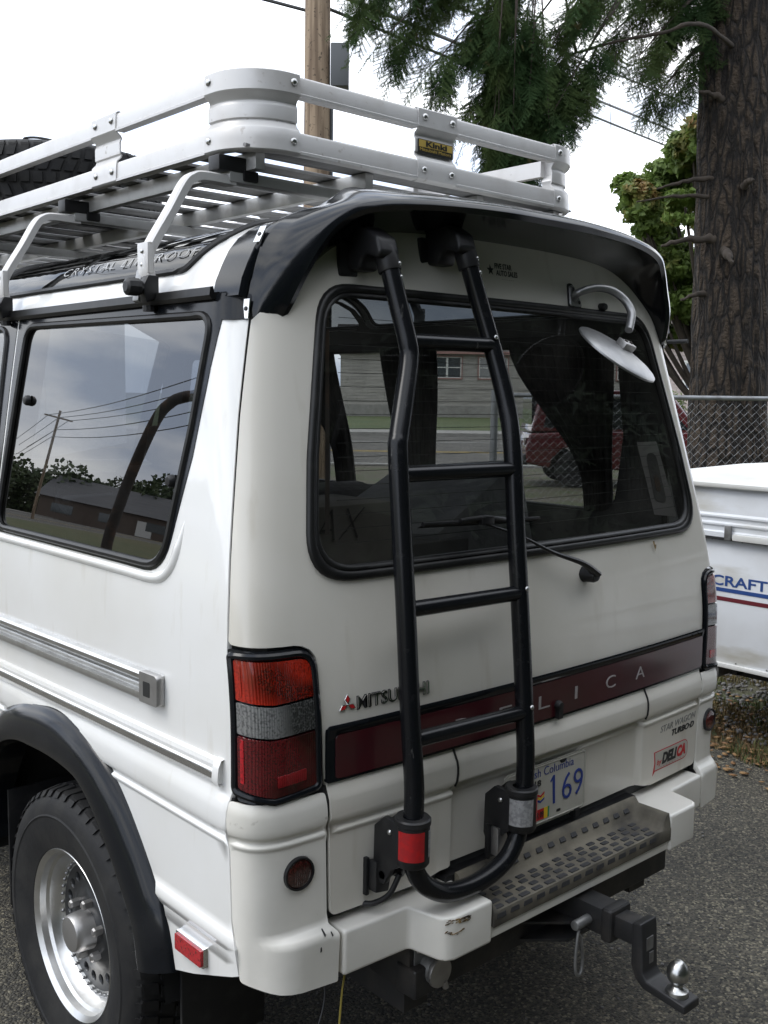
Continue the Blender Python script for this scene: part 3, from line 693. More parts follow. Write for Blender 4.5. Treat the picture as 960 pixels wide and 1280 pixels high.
mat('sky_print',(.36,.36,.36),.5)
# lettering on the left skylight
def rmapL(u,v,off=0):   # u reads towards the tail, v upwards
    return roof(-(tlo-.018-v), 1.05-u, off)
text_on('letter','CRYSTAL LITE ROOF', 0.0, .016, .036, 'sky_print', rf, mapf=rmapL, off=.0046, extrude=.0002, shear=.05, width=.64, offset=-.0004, space=1.2)
# black band between roof and tailgate
patch('roof_band', [(-TMAX,.190),(-.74,.192),(-.62,.215),(-.5,.235),(0,.24),(.5,.235),(.62,.215),(.74,.192),(TMAX,.190),(TMAX,.283),(.60,.283),(0,.288),(-.60,.283),(-TMAX,.283)], 'black_gloss', van, mapf=roof, off=lambda t,y:.002, step=.04, depth=.02)
# black pillar tops beside the tailgate (below the band)
for sg in (-1,1):
    M_ = (lambda p: p) if sg < 0 else mir
    pp = [(-gate_s(z)-GAP*1.5, z) for z in (1.925,1.90,1.872)]+[(s_of_y(.236,1.872,-1),1.872),(s_of_y(.285,1.925,-1),1.925)]
    patch('pillar_cap', M_(pp), 'black_gloss', van, off=lambda s,z:.0025, step=.02, depth=.006)
    for (s,z) in ((-.757,1.885),(-.735,2.035)):
        if z < 1.95: p = Vector(surf(sg*.752,1.892,.0035)); nn = Vector((sg*.98,-.1,.12))
        else: p = Vector((sg*.694,.200,2.040)); nn = Vector((sg*.85,-.1,.5))
        nn.normalize(); zz = (Vector((0,0,1))-nn*nn.z).normalized(); xx = zz.cross(nn)
        mtx = Matrix(((*xx,0),(*zz,0),(*nn,0),(0,0,0,1))).transposed(); mtx.translation = p+nn*.002
        o = MB().box((0,0,0),(.018,.040,.003),mtx=mtx).build('visor_clip','chrome',van,bevel=.0008,seg=1)
        V,F = lathe_geo([(0,.004),(.0045,.003),(.005,0)],10,'z'); MB().put([tuple(mtx@Vector(q)) for q in V],F).build('clip_screw','black_plastic',o)
    # drip gutter
    prof = [(-.002,-.010),(.016,-.012),(.022,-.004),(.020,.012),(.013,.014),(.010,.002),(-.002,.004)]
    m = MB(); rows_ = []
    for y in np.linspace(.262,3.0,40):
        c = (.752,y,1.925); rows_.append([(sg*(c[0]+a),y,c[2]+b) for a,b in prof]+[(sg*(c[0]+prof[0][0]),y,c[2]+prof[0][1])])
    V,F = grid_geo(rows_); m.put(V,F); n_ = len(rows_[0]); m.put(rows_[0],[tuple(range(n_))]); m.put(rows_[-1],[tuple(range(n_))])
    m.build('drip_gutter','rubber_seal',van,smooth=40)

# --- spoiler visor -------------------------------------------------------------------------
Tp = [(0,.020,2.139),(.15,.022,2.138),(.30,.035,2.133),(.40,.050,2.126),(.48,.066,2.116),(.54,.083,2.101),(.585,.101,2.070),(.618,.114,2.028),(.652,.125,1.970),(.673,.144,1.912),(.682,.160,1.884)]
Fp = [(0,.250,2.150),(.15,.250,2.150),(.30,.248,2.147),(.40,.244,2.140),(.48,.238,2.128),(.54,.230,2.112),(.605,.222,2.092),(.668,.214,2.060),(.704,.207,2.012),(.725,.201,1.945),(.731,.193,1.874)]
Kp = [(0,.200,2.176),(.15,.200,2.176),(.30,.198,2.174),(.40,.195,2.168),(.485,.190,2.158),(.54,.180,2.120),(.603,.190,2.096),(.664,.190,2.060),(.701,.190,2.008),(.721,.188,1.940),(.728,.184,1.875)]
Gp = [(0,.168,2.090),(.15,.169,2.089),(.30,.173,2.084),(.40,.176,2.074),(.47,.178,2.056),(.53,.178,2.028),(.575,.176,1.995),(.612,.178,1.960),(.640,.180,1.925),(.657,.183,1.900),(.662,.186,1.884)]
def both(pts):
    s = spline(pts,5); return [(-x,y,z) for x,y,z in s[:0:-1]]+list(s)
T_,F_,K_,G_ = both(Tp),both(Fp),both(Kp),both(Gp)
def mixp(a,b,t): return tuple(a[i]+(b[i]-a[i])*t for i in range(3))
lines = []
for f,k,t,g in zip(F_,K_,T_,G_):
    f_,k_,t_,g_ = (Vector(p) for p in (f,k,t,g)); out = (t_-g_).normalized()
    inw = (Vector((0,.1,1.60))-t_); inw.y = 0; inw.normalize()
    bulge = Vector((t_.x*.25,0,.012)) if t_.z > 2.1 else Vector((t_.x*.02,0,.0))
    mid = (k_*.5+t_*.5)-inw*.010
    lip0 = t_; lip1 = t_+inw*.010+Vector((0,-.004,0)); lip2 = t_+inw*.022+Vector((0,.002,0)); lip3 = t_+inw*.024+Vector((0,.014,0))
    um = lip3*.5+g_*.5+inw*.004
    lines.append([tuple(p) for p in (f_-Vector((0,0,.02)),f_,f_*.5+k_*.5-inw*.003,k_,k_*.72+t_*.28-inw*.004,mid,k_*.2+t_*.8-inw*.008,t_*.96+k_*.04-inw*.003,lip0,lip1,lip2,lip3,um,g_)])
V,F = grid_geo(lines); sp = MB().put(V,F)
n_ = len(lines[0])
for ln in (lines[0],lines[-1]): sp.put(ln,[tuple(range(1,n_))])
spo = sp.build('spoiler','black_visor',gate,smooth=42)

# --- wheel arch flares ---------------------------------------------------------------------
def flare(yc, mirror):
    rows_ = []; path = [(y-.83+yc,z) for y,z in ARCH]; sp_ = [(y,z) for y,_,z in spline([(y,0,z) for y,z in path],5)]
    for i,(y,z) in enumerate(sp_):
        a = sp_[max(i-1,0)]; b = sp_[min(i+1,len(sp_)-1)]; ty,tz = b[0]-a[0],b[1]-a[1]; l = math.hypot(ty,tz); ny,nz = (-tz/l,ty/l)   # towards the hub
        if (yc-y)*ny+(.36-z)*nz < 0: ny,nz = -ny,-nz
        wide = 1.0+.35*math.exp(-((y-yc+.0)/.25)**2)
        kx = sstep(-.15,-.35,y-yc); pr = [(-.006,-.012-.016*kx),(.004,-.011-.016*kx),(.016,-.004-.012*kx),(.030,.012-.008*kx),(.040,.034),(.043,.060),(.039,.070),(.024,.074),(-.02,.076),(-.06,.078)]
        rows_.append([(mirror*(.847+u),y+ny*v*wide,z+nz*v*wide) for u,v in pr])
    V,F = grid_geo(rows_); m = MB().put(V,F); n_=len(rows_[0]); m.put(rows_[0],[tuple(range(n_))]); m.put(rows_[-1],[tuple(range(n_))])
    return m.build('wheel_arch_flare','black_gloss',van,smooth=50)
for sg in (-1,1): flare(.83,sg); flare(3.02,sg)
# wheel wells, floor and underbody
for sg in (-1,1):
    for yc in (.85,3.02):
        V,F = lathe_geo([(.50,sg*.84),(.50,sg*.46),(.0,sg*.45)],24,'x',(0,yc,.40),0,math.pi); MB().put(V,F).build('wheel_well','well_black',van,smooth=60)
MB().box((0,1.75,.56),(1.0,3.3,.06)).box((-.66,.27,.60),(.32,.45,.02)).box((.66,.27,.60),(.32,.45,.02)).box((0,.22,.58),(1.62,.30,.02)).box((-.66,1.93,.46),(.32,1.0,.02)).box((.66,1.93,.46),(.32,1.0,.02)).build('floor_pan','dark_steel',van)
MB().box((-.42,1.6,.45),(.07,3.2,.12)).box((.42,1.6,.45),(.07,3.2,.12)).tube([(-.7,.85,.36),(.7,.85,.36)],.045,12).tube([(.2,.3,.42),(.2,3.,.42)],.03,10).tube(spline([(.45,.05,.42),(.45,.6,.42),(.3,1.0,.47),(.3,2.5,.45)]),.028,10).build('chassis','dark_steel',van)
V,F = lathe_geo([(0,-.13),(.08,-.13),(.11,-.06),(.12,0),(.11,.06),(.08,.13),(0,.13)],20,'x',(0,.85,.36)); MB().put(V,F).build('axle_casing','dark_steel',van,smooth=60)
MB().box((-.80,.40,.36),(.012,.30,.001)).prism([(-.82,.24),(-.58,.24),(-.58,.56),(-.82,.56)],.36,.368,'xz').build('mud_flap','black_plastic',van) if False else None
MB().box((-.70,1.245,.44),(.24,.010,.34)).build('mud_flap','black_plastic',van,bevel=.003)
MB().box((-.70,.335,.40),(.22,.010,.26)).build('mud_flap','black_plastic',van,bevel=.003)

# --- nose -----------------------------------------------------------------------------------
rows_ = []
for z,yf,hw_ in ((.42,3.72,.80),(.60,3.80,.82),(.85,3.82,.83),(1.05,3.76,.83),(1.22,3.62,.82),(1.30,3.52,.80)):
    rows_.append([(-hw_,3.30,z),(-hw_,yf-.16,z),(-hw_+.06,yf-.05,z),(-.45,yf,z),(0,yf+.02,z),(.45,yf,z),(hw_-.06,yf-.05,z),(hw_,yf-.16,z),(hw_,3.30,z)])
MB().put(*grid_geo(rows_)).build('nose','white_paint',van,smooth=60)
wb = [(-.78,3.46,1.30),(0,3.58,1.31),(.78,3.46,1.30)]; wt = [(-.68,2.98,1.97),(0,3.05,2.03),(.68,2.98,1.97)]
MB().put(*grid_geo([spline(wb,6),spline(wt,6)])).build('windscreen','side_glass',van,smooth=60)
for sg in (-1,1): MB().tube([(sg*.79,3.48,1.29),(sg*.70,2.97,1.96)],.035,8).build('windscreen_pillar','black_gloss',van)

# --- side trim --------------------------------------------------------------------------------
def smap(y,z,off=0): return surf(s_of_y(y,z,-1),z,off)
# sliding door track
def bar_along(name, y0, y1, prof, material, parent, n=30, caps=True, zslope=0.0):
    rows_ = []
    for y in np.linspace(y0,y1,n):
        rows_.append([smap(y, z+zslope*(y-y0), o) for o,z in prof]+[smap(y, prof[0][1]+zslope*(y-y0), prof[0][0])])
    V,F = grid_geo(rows_); m = MB().put(V,F); k = len(rows_[0]); m.put(rows_[0],[tuple(range(k))]); m.put(rows_[-1],[tuple(range(k))])
    return m.build(name,material,parent,smooth=30)
tr = bar_along('door_track',.325,2.9,[(0,1.079),(.016,1.081),(.018,1.090),(.017,1.096),(.004,1.098),(.003,1.106),(.011,1.108),(.012,1.111),(.011,1.114),(.003,1.116),(.003,1.124),(.017,1.126),(.019,1.136),(.014,1.141),(0,1.143)],'machined_alu',van,zslope=-.018)
o = patch('track_end', ys(rpoly([(.322,1.079,.006),(.395,1.077,.003),(.395,1.142,.003),(.322,1.144,.012)])), 'dull_alu', tr, off=lambda s,z:.0205, step=.03, depth=.016)
patch('track_slot', ys(rpoly([(.350,1.093,.003),(.378,1.092,.003),(.378,1.124,.003),(.350,1.125,.003)])), 'black_print', tr, off=lambda s,z:.0210, step=.03, depth=.001)
ml = bar_along('side_moulding',.108,2.9,[(0,.975),(.010,.977),(.013,.984),(.013,1.000),(.009,1.003),(.009,1.008),(.011,1.012),(.009,1.020),(0,1.024)],'white_paint',van,zslope=-.020)
bar_along('chrome_line',.112,2.9,[(.0128,.985),(.0148,.986),(.0148,.998),(.0128,.999)],'chrome',ml,zslope=-.020)
MB().put(*grid_geo([[smap(y,z,o) for (z,o) in ((.973,0),(.974,.012),(.985,.016),(1.010,.014),(1.024,.008),(1.026,0))] for y in (.122,.110,.104,.101)])).build('moulding_end','white_paint',ml,smooth=60)
# side marker
def mkmap(u,v,off=0): return (-.846-off, -u, v)
mk = patch('side_marker', rpoly([(-.268,.574,.003),(-.162,.574,.003),(-.162,.616,.003),(-.268,.616,.003)]), 'chrome', van, mapf=mkmap, off=lambda u,v:.014, step=.03, depth=.030)
patch('marker_lens', rpoly([(-.265,.577,.004),(-.165,.577,.004),(-.165,.612,.004),(-.265,.612,.004)]), 'lens_red_bright', mk, mapf=mkmap, off=lambda u,v:.019, step=.03, depth=.006)
# fuel / screw dots on bonded cover edges
# --- wheels -----------------------------------------------------------------------------------
def wheel_parts():
    """axis along -x (outer face towards -x), centre at origin"""
    R_ = .362; w = .118
    root = empty('wheel')
    prof = [(.205,-.095),(.212,-.108),(.232,-.114),(.262,-.121),(.290,-.124),(.294,-.1265),(.298,-.124),(.318,-.122),(.338,-.112),(.350,-.100),(.3535,-.092),(.3545,-.05),(.355,0),(.3545,.05),(.3535,.092),(.350,.100),(.330,.116),(.290,.124),(.24,.116),(.205,.095)]
    V,F = lathe_geo(prof,96,'x'); ty = MB().put(V,F)
    # tread blocks
    nb = 56
    for k in range(nb):
        a = 2*math.pi*k/nb
        for (x0,x1,tw,sk) in ((-.104,-.066,.62,.012),(-.058,-.024,.66,.02),(-.016,.016,.7,.0),(.024,.058,.66,-.02),(.066,.104,.62,-.012)):
            da = 2*math.pi/nb*tw/2; P = []
            for r in (.350,.3605):
                for (x,s_) in ((x0,-1),(x1,-1),(x1,1),(x0,1)):
                    rr_ = r-(.007 if abs(x)>.1 else 0); aa = a+(s_*da)+sk*(x-(x0+x1)/2)/(x1-x0)*2+(.5*2*math.pi/nb if abs(x0+x1)<.1 and abs(x0+x1)>.01 else 0)
                    P.append((x,rr_*math.cos(aa),rr_*math.sin(aa)))
            ty.put(P,[(0,3,2,1),(4,5,6,7),(0,1,5,4),(1,2,6,5),(2,3,7,6),(3,0,4,7)])
        # shoulder lugs
        for sx in (-1,1):
            da = 2*math.pi/nb*.30; P = []
            for (r,x) in ((.352,.098),(.336,.1165),(.346,.108+.006)):
                pass
            P = [(sx*x,r*math.cos(a+s_*da),r*math.sin(a+s_*da)) for s_ in (-1,1) for (r,x) in ((.355,.099),(.3525,.106),(.341,.1155),(.341,.110))]
            ty.put(P,[(0,1,2,3),(7,6,5,4),(0,4,5,1),(1,5,6,2),(2,6,7,3)])
    ty.build('tyre','tyre_rubber',root,smooth=25)
    rim = [(.150,-.040),(.174,-.046),(.181,-.056),(.186,-.075),(.193,-.082),(.196,-.098),(.2035,-.104),(.2085,-.108),(.2105,-.1045),(.208,-.098),(.200,-.090),(.196,0),(.2,.1)]
    V,F = lathe_geo(rim,72,'x'); MB().put(V,F).build('rim','machined_alu',root,smooth=30)
    # centre disc with a ring of holes
    m = MB(); nh = 20; ro, ri, hr = .156,.060,.0132
    outer = [(ro*math.cos(a),ro*math.sin(a)) for a in np.linspace(0,2*math.pi,97)[:-1]]
    hol = [[(.128*math.cos(2*math.pi*k/nh)+hr*math.cos(b),.128*math.sin(2*math.pi*k/nh)+hr*math.sin(b)) for b in np.linspace(0,2*math.pi,15)[:-1]] for k in range(nh)]
    def dmap(u,v,off=0):
        r = math.hypot(u,v); return (-.046-.012*sstep(.11,.075,r)-off, -u, v)
    patch('wheel_disc',outer,'dark_disc',root,holes=hol,mapf=dmap,step=.02,depth=.012,bstep=.008)
    V,F = lathe_geo([(.0,.02),(.165,.02)],40,'x'); MB().put(V,F).build('brake_drum','dark_steel',root)
    m = MB()
    for k in range(44):
        a = 2*math.pi*k/44; r = .164; V,F = lathe_geo([(0,-.0075),(.0034,-.0065),(.0046,-.003),(.0046,0)],8,'x'); m.put([(x-.046,y+r*math.cos(a),z+r*math.sin(a)) for x,y,z in V],F)
    tag(m.build('rim_bolt','cast_silver',root,smooth=60),kind='stuff')
    V,F = lathe_geo([(0,-.110),(.030,-.110),(.042,-.108),(.046,-.102),(.048,-.085),(.050,-.05),(.052,-.04)],40,'x'); MB().put(V,F).build('hub_cap','dull_alu',root,smooth=30)
    for k in range(6):
        a = 2*math.pi*(k+.4)/6; V,F = lathe_geo([(0,-.026),(.009,-.025),(.0115,-.020),(.0115,.0)],6,'x'); V2 = [(x-.056,y+.072*math.cos(a),z+.072*math.sin(a)) for x,y,z in V]
        MB().put(V2,F).build('lug_nut','dull_alu',root,smooth=20)
    return root
mat('dark_disc',(.045,.047,.05),.35,metal=.6,noise=(20,(.09,.09,.09),.5,.8))
wh = wheel_parts(); wh.parent = van; wh.location = (-.736,.812,.370); wh.scale = (1,1.022,1.022); wh.rotation_euler = (.3,0,0)
for (x,y,rz,rx) in ((.736,.812,math.pi,.8),(-.736,3.00,0,1.1),(.736,3.00,math.pi,.1)):
    c = copy_tree(wh,van); c.location = (x,y,.370); c.rotation_euler = (rx,0,rz)

# --- ladder (part of the van: bolted to the tailgate) ----------------------------------------
lad = empty('ladder'); lad.parent = van
railL = [(-.470,.135,2.040),(-.468,.105,2.036),(-.464,.083,2.014),(-.452,.056,1.914),(-.4445,.034,1.836),(-.4475,.026,1.800),(-.484,.0,1.720),(-.519,-.024,1.645),(-.527,-.031,1.615),(-.532,-.050,1.467),(-.535,-.069,1.310),(-.536,-.089,1.088),(-.534,-.101,.950),(-.540,-.105,.860),(-.542,-.107,.810)]
railR = [(-.240,.135,2.072),(-.237,.105,2.068),(-.231,.085,2.048),(-.203,.060,1.931),(-.183,.028,1.812),(-.177,-.005,1.705),(-.185,-.031,1.616),(-.191,-.053,1.442),(-.193,-.073,1.267),(-.192,-.092,1.054),(-.195,-.104,.911),(-.205,-.106,.830),(-.213,-.107,.800)]
ubend = [(-.213,-.107,.800),(-.222,-.108,.762),(-.255,-.110,.725),(-.31,-.112,.705),(-.38,-.112,.698),(-.45,-.112,.708),(-.502,-.110,.738),(-.530,-.108,.772),(-.542,-.107,.810)]
RT = .0205
full = spline(railL,5)[:-1]+spline(ubend[::-1],6)[:-1]+spline(railR[::-1],5)
full = spline(railL,5)
m = MB().tube(full,RT,18); m.build('side_rail','black_powder',lad,smooth=60)
MB().tube(spline(railR,5),RT,18).build('side_rail','black_powder',lad,smooth=60)
MB().tube(spline(ubend,6),RT*.98,18).build('lower_bend','black_powder',lad,smooth=60)
for (a,b) in (((-.4445,.034,1.838),(-.189,.034,1.840)),((-.529,-.037,1.572),(-.188,-.038,1.570)),((-.535,-.069,1.306),(-.193,-.070,1.300)),((-.536,-.092,1.046),(-.192,-.093,1.036))):
    MB().tube([a,b],.0165,16).build('rung','black_powder',lad,smooth=60)
    for p,d in ((a,1),(b,-1)):
        V,F = lathe_geo([(.0168,.018*d),(.0200,.022*d),(.0205,.0*d)],16,'x',p); 
# bolts at the rail joints
def bolt(p, n, r, parent, h=.004, mt='screw_steel', name='screw'):
    n = Vector(n).normalized(); a = Vector((0,0,1)) if abs(n.z)<.9 else Vector((1,0,0)); x = a.cross(n).normalized(); y = n.cross(x)
    mtx = Matrix(((*x,0),(*y,0),(*n,0),(0,0,0,1))).transposed(); mtx.translation = Vector(p)
    V,F = lathe_geo([(0,h),(r*.55,h*.92),(r*.9,h*.5),(r,0)],12,'z'); return MB().put([tuple(mtx@Vector(q)) for q in V],F).build(name,mt,parent,smooth=60)
for (p) in ((-.4495,.057,1.995),(-.4480,.0530,1.968)): bolt(p,(.35,-.92,.1),.0055,lad)
for (p) in ((-.2145,.060,2.028),(-.2085,.0565,1.998)): bolt(p,(.35,-.92,.1),.0055,lad)
for p in ((-.196,.016,1.857),(-.196,-.094,1.313),(-.194,-.116,1.052)): bolt(p,(0,-1,.2),.0055,lad)
# upper mounts
for (x,z,rail) in ((-.470,2.036,railL),(-.240,2.068,railR)):
    m = MB(); m.prism([(.172,z-.052),(.172,z+.020),(.150,z+.036),(.110,z+.034),(.070,z+.010),(.058,z-.022),(.070,z-.034),(.104,z-.022),(.120,z-.030),(.126,z-.052)],x-.030,x+.024,'yz')
    m.build('upper_mount','black_plastic',lad,bevel=.009,seg=3)
    MB().box((x-.028,.166,z-.028),(.050,.014,.072)).build('mount_pad','black_plastic',lad,bevel=.005)
    MB().tube([(rail[2][0],rail[2][1]+.004,rail[2][2]+.012),(rail[3][0]*.35+rail[2][0]*.65,rail[3][1]*.35+rail[2][1]*.65,rail[3][2]*.35+rail[2][2]*.65)],.0245,18).build('rail_collar','black_plastic',lad,bevel=.003)
# lower clamps
for (x,y,z,mt,bx,bz) in ((-.541,-.106,.842,'red_tape',-.585,.752),(-.209,-.106,.822,'silver_tape',-.255,.742)):
    m = MB(); V,F = lathe_geo([(.020,-.046),(.031,-.046),(.035,-.040),(.035,.038),(.037,.040),(.037,.050),(.034,.053),(.020,.053)],28,'z',(x,y,z)); m.put(V,F); m.build('lower_clamp','black_plastic',lad,smooth=40)
    V,F = lathe_geo([(.0352,-.030),(.0358,-.030),(.0358,.030),(.0352,.030)],20,'z',(x,y,z+.002),math.radians(175),math.radians(268)); MB().put(V,F).build('reflective_tape',mt,lad,smooth=60)
    V,F = lathe_geo([(.0352,-.026),(.0358,-.026),(.0358,.028),(.0352,.028)],10,'z',(x,y,z+.002),math.radians(-72),math.radians(-40)); MB().put(V,F).build('reflective_tape','silver_tape' if mt=='red_tape' else 'red_tape',lad,smooth=60)
    for dx in (-.028,.014):
        poly = [(y-.004,z+.044),(y+.050,z+.046),(y+.078,z+.020),(y+.080,z-.070),(y+.066,z-.098),(y+.046,z-.096),(y+.026,z-.060),(y-.004,z-.040)]
        MB().prism(poly,x+dx-.006,x+dx+.008,'yz').build('clamp_arm','black_plastic',lad,bevel=.003)
    bolt((x-.035,y+.030,z+.020),(-1,0,0),.006,lad)
    MB().tube([(x-.034,y+.052,z-.078),(x+.03,y+.052,z-.078)],.009,10).build('clamp_bolt','dark_steel',lad)
    sy = surf(s_of_x(bx,bz),bz,0)[1] if x < -.4 else -.048
    MB().box((bx,sy-.004,bz),(.009,.012,.080)).build('bracket_tab','black_plastic',lad,bevel=.002)
    MB().prism([(bx+.004,bz-.030),(bx+.004,bz+.036),(bx+.03,bz+.030),(bx+.045,bz-.01),(bx+.040,bz-.036)],sy-.030,sy-.004,'xz').build('bracket','dull_alu' if x>-.4 else 'dark_steel',lad,bevel=.004)
MB().tube(spline([(-.545,-.075,.765),(-.56,-.06,.72),(-.575,-.03,.695),(-.585,-.01,.69)]),.006,10).build('strap','black_plastic',lad,smooth=60)

# --- rear-view parking mirror over the window ---------------------------------------------------
mir_e = empty('parking_mirror'); mir_e.parent = van
bp = Vector(surf(.252,1.983,.0)); 
patch('mount_plate', rpoly([(.230,1.958,.010),(.285,1.958,.010),(.262,2.012,.012),(.245,2.012,.012)]), 'cast_silver', mir_e, off=lambda s,z:.008, step=.03, depth=.009)
patch('mount_gasket', rpoly([(.226,1.954,.010),(.289,1.954,.010),(.265,2.017,.012),(.242,2.017,.012)]), 'black_plastic', mir_e, off=lambda s,z:.003, step=.03, depth=.004)
arm = spline([(bp.x+.005,bp.y-.004,bp.z-.004),(.222,.118,1.990),(.262,.096,2.004),(.300,.072,1.999),(.325,.048,1.974),(.328,.030,1.943),(.312,.020,1.916),(.296,.013,1.897)],6)
MB().tube(arm,.0102,14).build('arm','cast_silver',mir_e,smooth=60)
bolt((bp.x-.008,bp.y-.010,bp.z+.018),(0,-1,.2),.005,mir_e,mt='dark_steel'); bolt((bp.x+.02,bp.y-.010,bp.z-.014),(0,-1,.2),.005,mir_e,mt='dark_steel')
nn = Vector((.18,-.58,.79)).normalized(); xx = Vector((1,0,0)); xx = (xx-nn*xx.dot(nn)).normalized(); yy = nn.cross(xx)
mtx = Matrix(((*xx,0),(*yy,0),(*nn,0),(0,0,0,1))).transposed(); mtx.translation = Vector((.243,.005,1.838))
V,F = lathe_geo([(0,.026),(.03,.0255),(.07,.021),(.100,.010),(.112,.003),(.1165,-.002),(.1175,-.010),(.1150,-.013),(.108,-.013)],56,'z')
MB().put([tuple(mtx@Vector((x*1.06,y*.93,z*.5))) for x,y,z in V],F).build('mirror_shell','cast_silver',mir_e,smooth=30)
V,F = lathe_geo([(0,-.004),(.06,-.007),(.110,-.0125)],48,'z'); MB().put([tuple(mtx@Vector((x*1.06,y*.93,z*.5))) for x,y,z in V],F).build('mirror_glass','chrome',mir_e,smooth=60)
bm_ = mtx @ Matrix.Translation((.045,.022,.020)); MB().box((0,0,0),(.052,.030,.018),mtx=bm_).build('swivel_bracket','dull_alu',mir_e,bevel=.003)
for k in (-.012,.013): bolt(tuple(bm_@Vector((k,0,.009))),tuple(nn),.005,mir_e,mt='rust_steel')
V,F = lathe_geo([(0,-.020),(.008,-.019),(.0105,-.014),(.0105,0)],14,'y',surf(.384,1.965,0)); MB().put(V,F).build('rubber_stop','black_plastic',gate,smooth=40)

# --- rear wiper -----------------------------------------------------------------------------------
wp = empty('rear_wiper'); wp.parent = van
pv = Vector(surf(.118,1.297,0))
V,F = lathe_geo([(0,-.040),(.013,-.039),(.017,-.032),(.018,-.010),(.021,0)],18,'y',tuple(pv)); MB().put(V,F).build('pivot','black_plastic',wp,smooth=40)
a1 = [(pv.x+.004,pv.y-.036,pv.z+.004),(pv.x-.06,pv.y-.040,pv.z+.038),(-.02,-.020,1.368),(-.11,-.004,1.410),(-.22,.006,1.446)]
V,F = tube_geo(spline(a1,5),[.013-.0085*min(1,k/14) for k in range(21)],8,flat=.7); MB().put(V,F).build('wiper_arm','black_plastic',wp,smooth=50)
bl_ = [(-.405+.37*k/12,surf(s_of_x(-.405+.37*k/12,1.457),1.455,.020)[1],1.4575-.012*k/12) for k in range(13)]
MB().tube(bl_,.005,8).build('blade_spine','black_plastic',wp)
MB().put(*grid_geo([[tuple(Vector(p)+Vector((0,.004,-.003))) for p in bl_],[tuple(Vector(p)+Vector((0,.018,-.010))) for p in bl_]])).build('blade_rubber','rubber_seal',wp)
MB().tube([(-.30,.012,1.458),(-.23,.004,1.462),(-.16,.008,1.452)],.0065,8).box((-.225,.004,1.455),(.04,.014,.018)).build('blade_yoke','black_plastic',wp,bevel=.002)

# --- roof rack ---------------------------------------------------------------------------------------
rk = empty('roof_rack'); rk.parent = van
RX, RYR, RYF, RCN = .600, .392, 3.05, .128
ZT, ZB = 2.410, 2.287
def rail_sec(h=.046, w=.022):
    b = .006; x,z = w/2,h/2
    return [(x-.004,-z),(x+.0028,-z+.001),(x+.003,-z+.007),(x+.0005,-z+.009),(x-.001,z-b),(x-.0025,z-b*.45),(x-b,z),(-x,z),(-x,-z)]
def rail_run(pts, zc, name='rail', h=.046, mt='silver_rack', out=0):
    """pts: (x,y,nx,ny) path with outward normals"""
    sec = rail_sec(h); rows_ = []
    for x,y,nx,ny in pts: rows_.append([(x+nx*(u-.011+out),y+ny*(u-.011+out),zc+v) for u,v in sec]+[(x+nx*(sec[0][0]-.011+out),y+ny*(sec[0][0]-.011+out),zc+sec[0][1])])
    V,F = grid_geo(rows_); m = MB().put(V,F); k = len(rows_[0]); m.put(rows_[0],[tuple(range(k))]); m.put(rows_[-1],[tuple(range(k))])
    return m.build(name,mt,rk,smooth=22)
for zc,h in ((ZT,.046),(ZB,.050)):
    for sg in (-1,1):
        for (y0,y1) in ((.548,.968),(1.104,1.90),(2.03,RYF)): rail_run([(sg*RX,y0,sg,0),(sg*RX,y1,sg,0)],zc,h=h)
    for (x0,x1) in ((-.452,-.084),(.052,.452)): rail_run([(x0,RYR,0,-1),(x1,RYR,0,-1)],zc,h=h)
    rail_run([(-.56,RYF,0,1),(.56,RYF,0,1)],zc,h=h)
BP = [(2.4365,-.018),(2.4385,-.006),(2.4345,.0008),(2.410,.0026),(2.392,.0036),(2.386,.000),(2.378,-.010),(2.372,-.0125),(2.366,-.010),(2.362,-.0085),(2.334,-.0085),(2.331,-.0125),(2.324,-.010),(2.316,-.0015),(2.3115,.0012),(2.287,.0030),(2.266,.0040),(2.262,.000),(2.2595,-.010)]
def bracket(pts):
    rows_ = [[(x+nx*o,y+ny*o,z) for z,o in BP] for x,y,nx,ny in pts]; V,F = grid_geo(rows_); m = MB().put(V,F)
    rb = [[(x+nx*(o-.004),y+ny*(o-.004),z) for z,o in BP] for x,y,nx,ny in pts]; m.put(*grid_geo(rb))
    for i in (0,-1): m.put(*grid_geo([rows_[i],rb[i]]))
    m.put(*grid_geo([[r[0] for r in rows_],[r[0] for r in rb]])); m.put(*grid_geo([[r[-1] for r in rows_],[r[-1] for r in rb]]))
    return m.build('rail_bracket','silver_rack',rk,smooth=32)
def rscrew(x,y,nx,ny,z): 
    bolt((x+nx*.003,y+ny*.003,z),(nx,ny,0),.0085,rk,h=.006)
def corner(cx,cy,a0,a1):
    return [(cx+RCN*math.cos(a),cy+RCN*math.sin(a),math.cos(a),math.sin(a)) for a in np.linspace(a0,a1,15)]
for sg in (-1,1):
    cx, cy = sg*(RX-RCN), RYR+RCN
    arc = corner(cx,cy,math.pi,1.5*math.pi) if sg<0 else corner(cx,cy,2*math.pi,1.5*math.pi)
    bracket([(sg*RX,.548,sg,0)]+arc+[(sg*.452,RYR,0,-1)])
    for z in (2.416,2.289):
        rscrew(sg*RX,.530,sg,0,z); rscrew(sg*.470,RYR,0,-1,z)
    for ya,yb in ((.968,1.104),(1.90,2.03)):
        bracket([(sg*RX,ya,sg,0),(sg*RX,yb,sg,0)])
        for z in (2.416,2.289):
            for y in (ya+.022,yb-.026): rscrew(sg*RX,y,sg,0,z)
bracket([(-.084,RYR,0,-1),(.052,RYR,0,-1)])
for z in (2.416,2.289):
    for x in (-.063,.034): rscrew(x,RYR,0,-1,z)
nb = MB().box((-.016,RYR+.0065,2.347),(.122,.003,.034)).build('name_badge','black_print',rk,bevel=.0006,seg=1)
def nmap(u,v,off=0): return (u,RYR+.005-off,v)
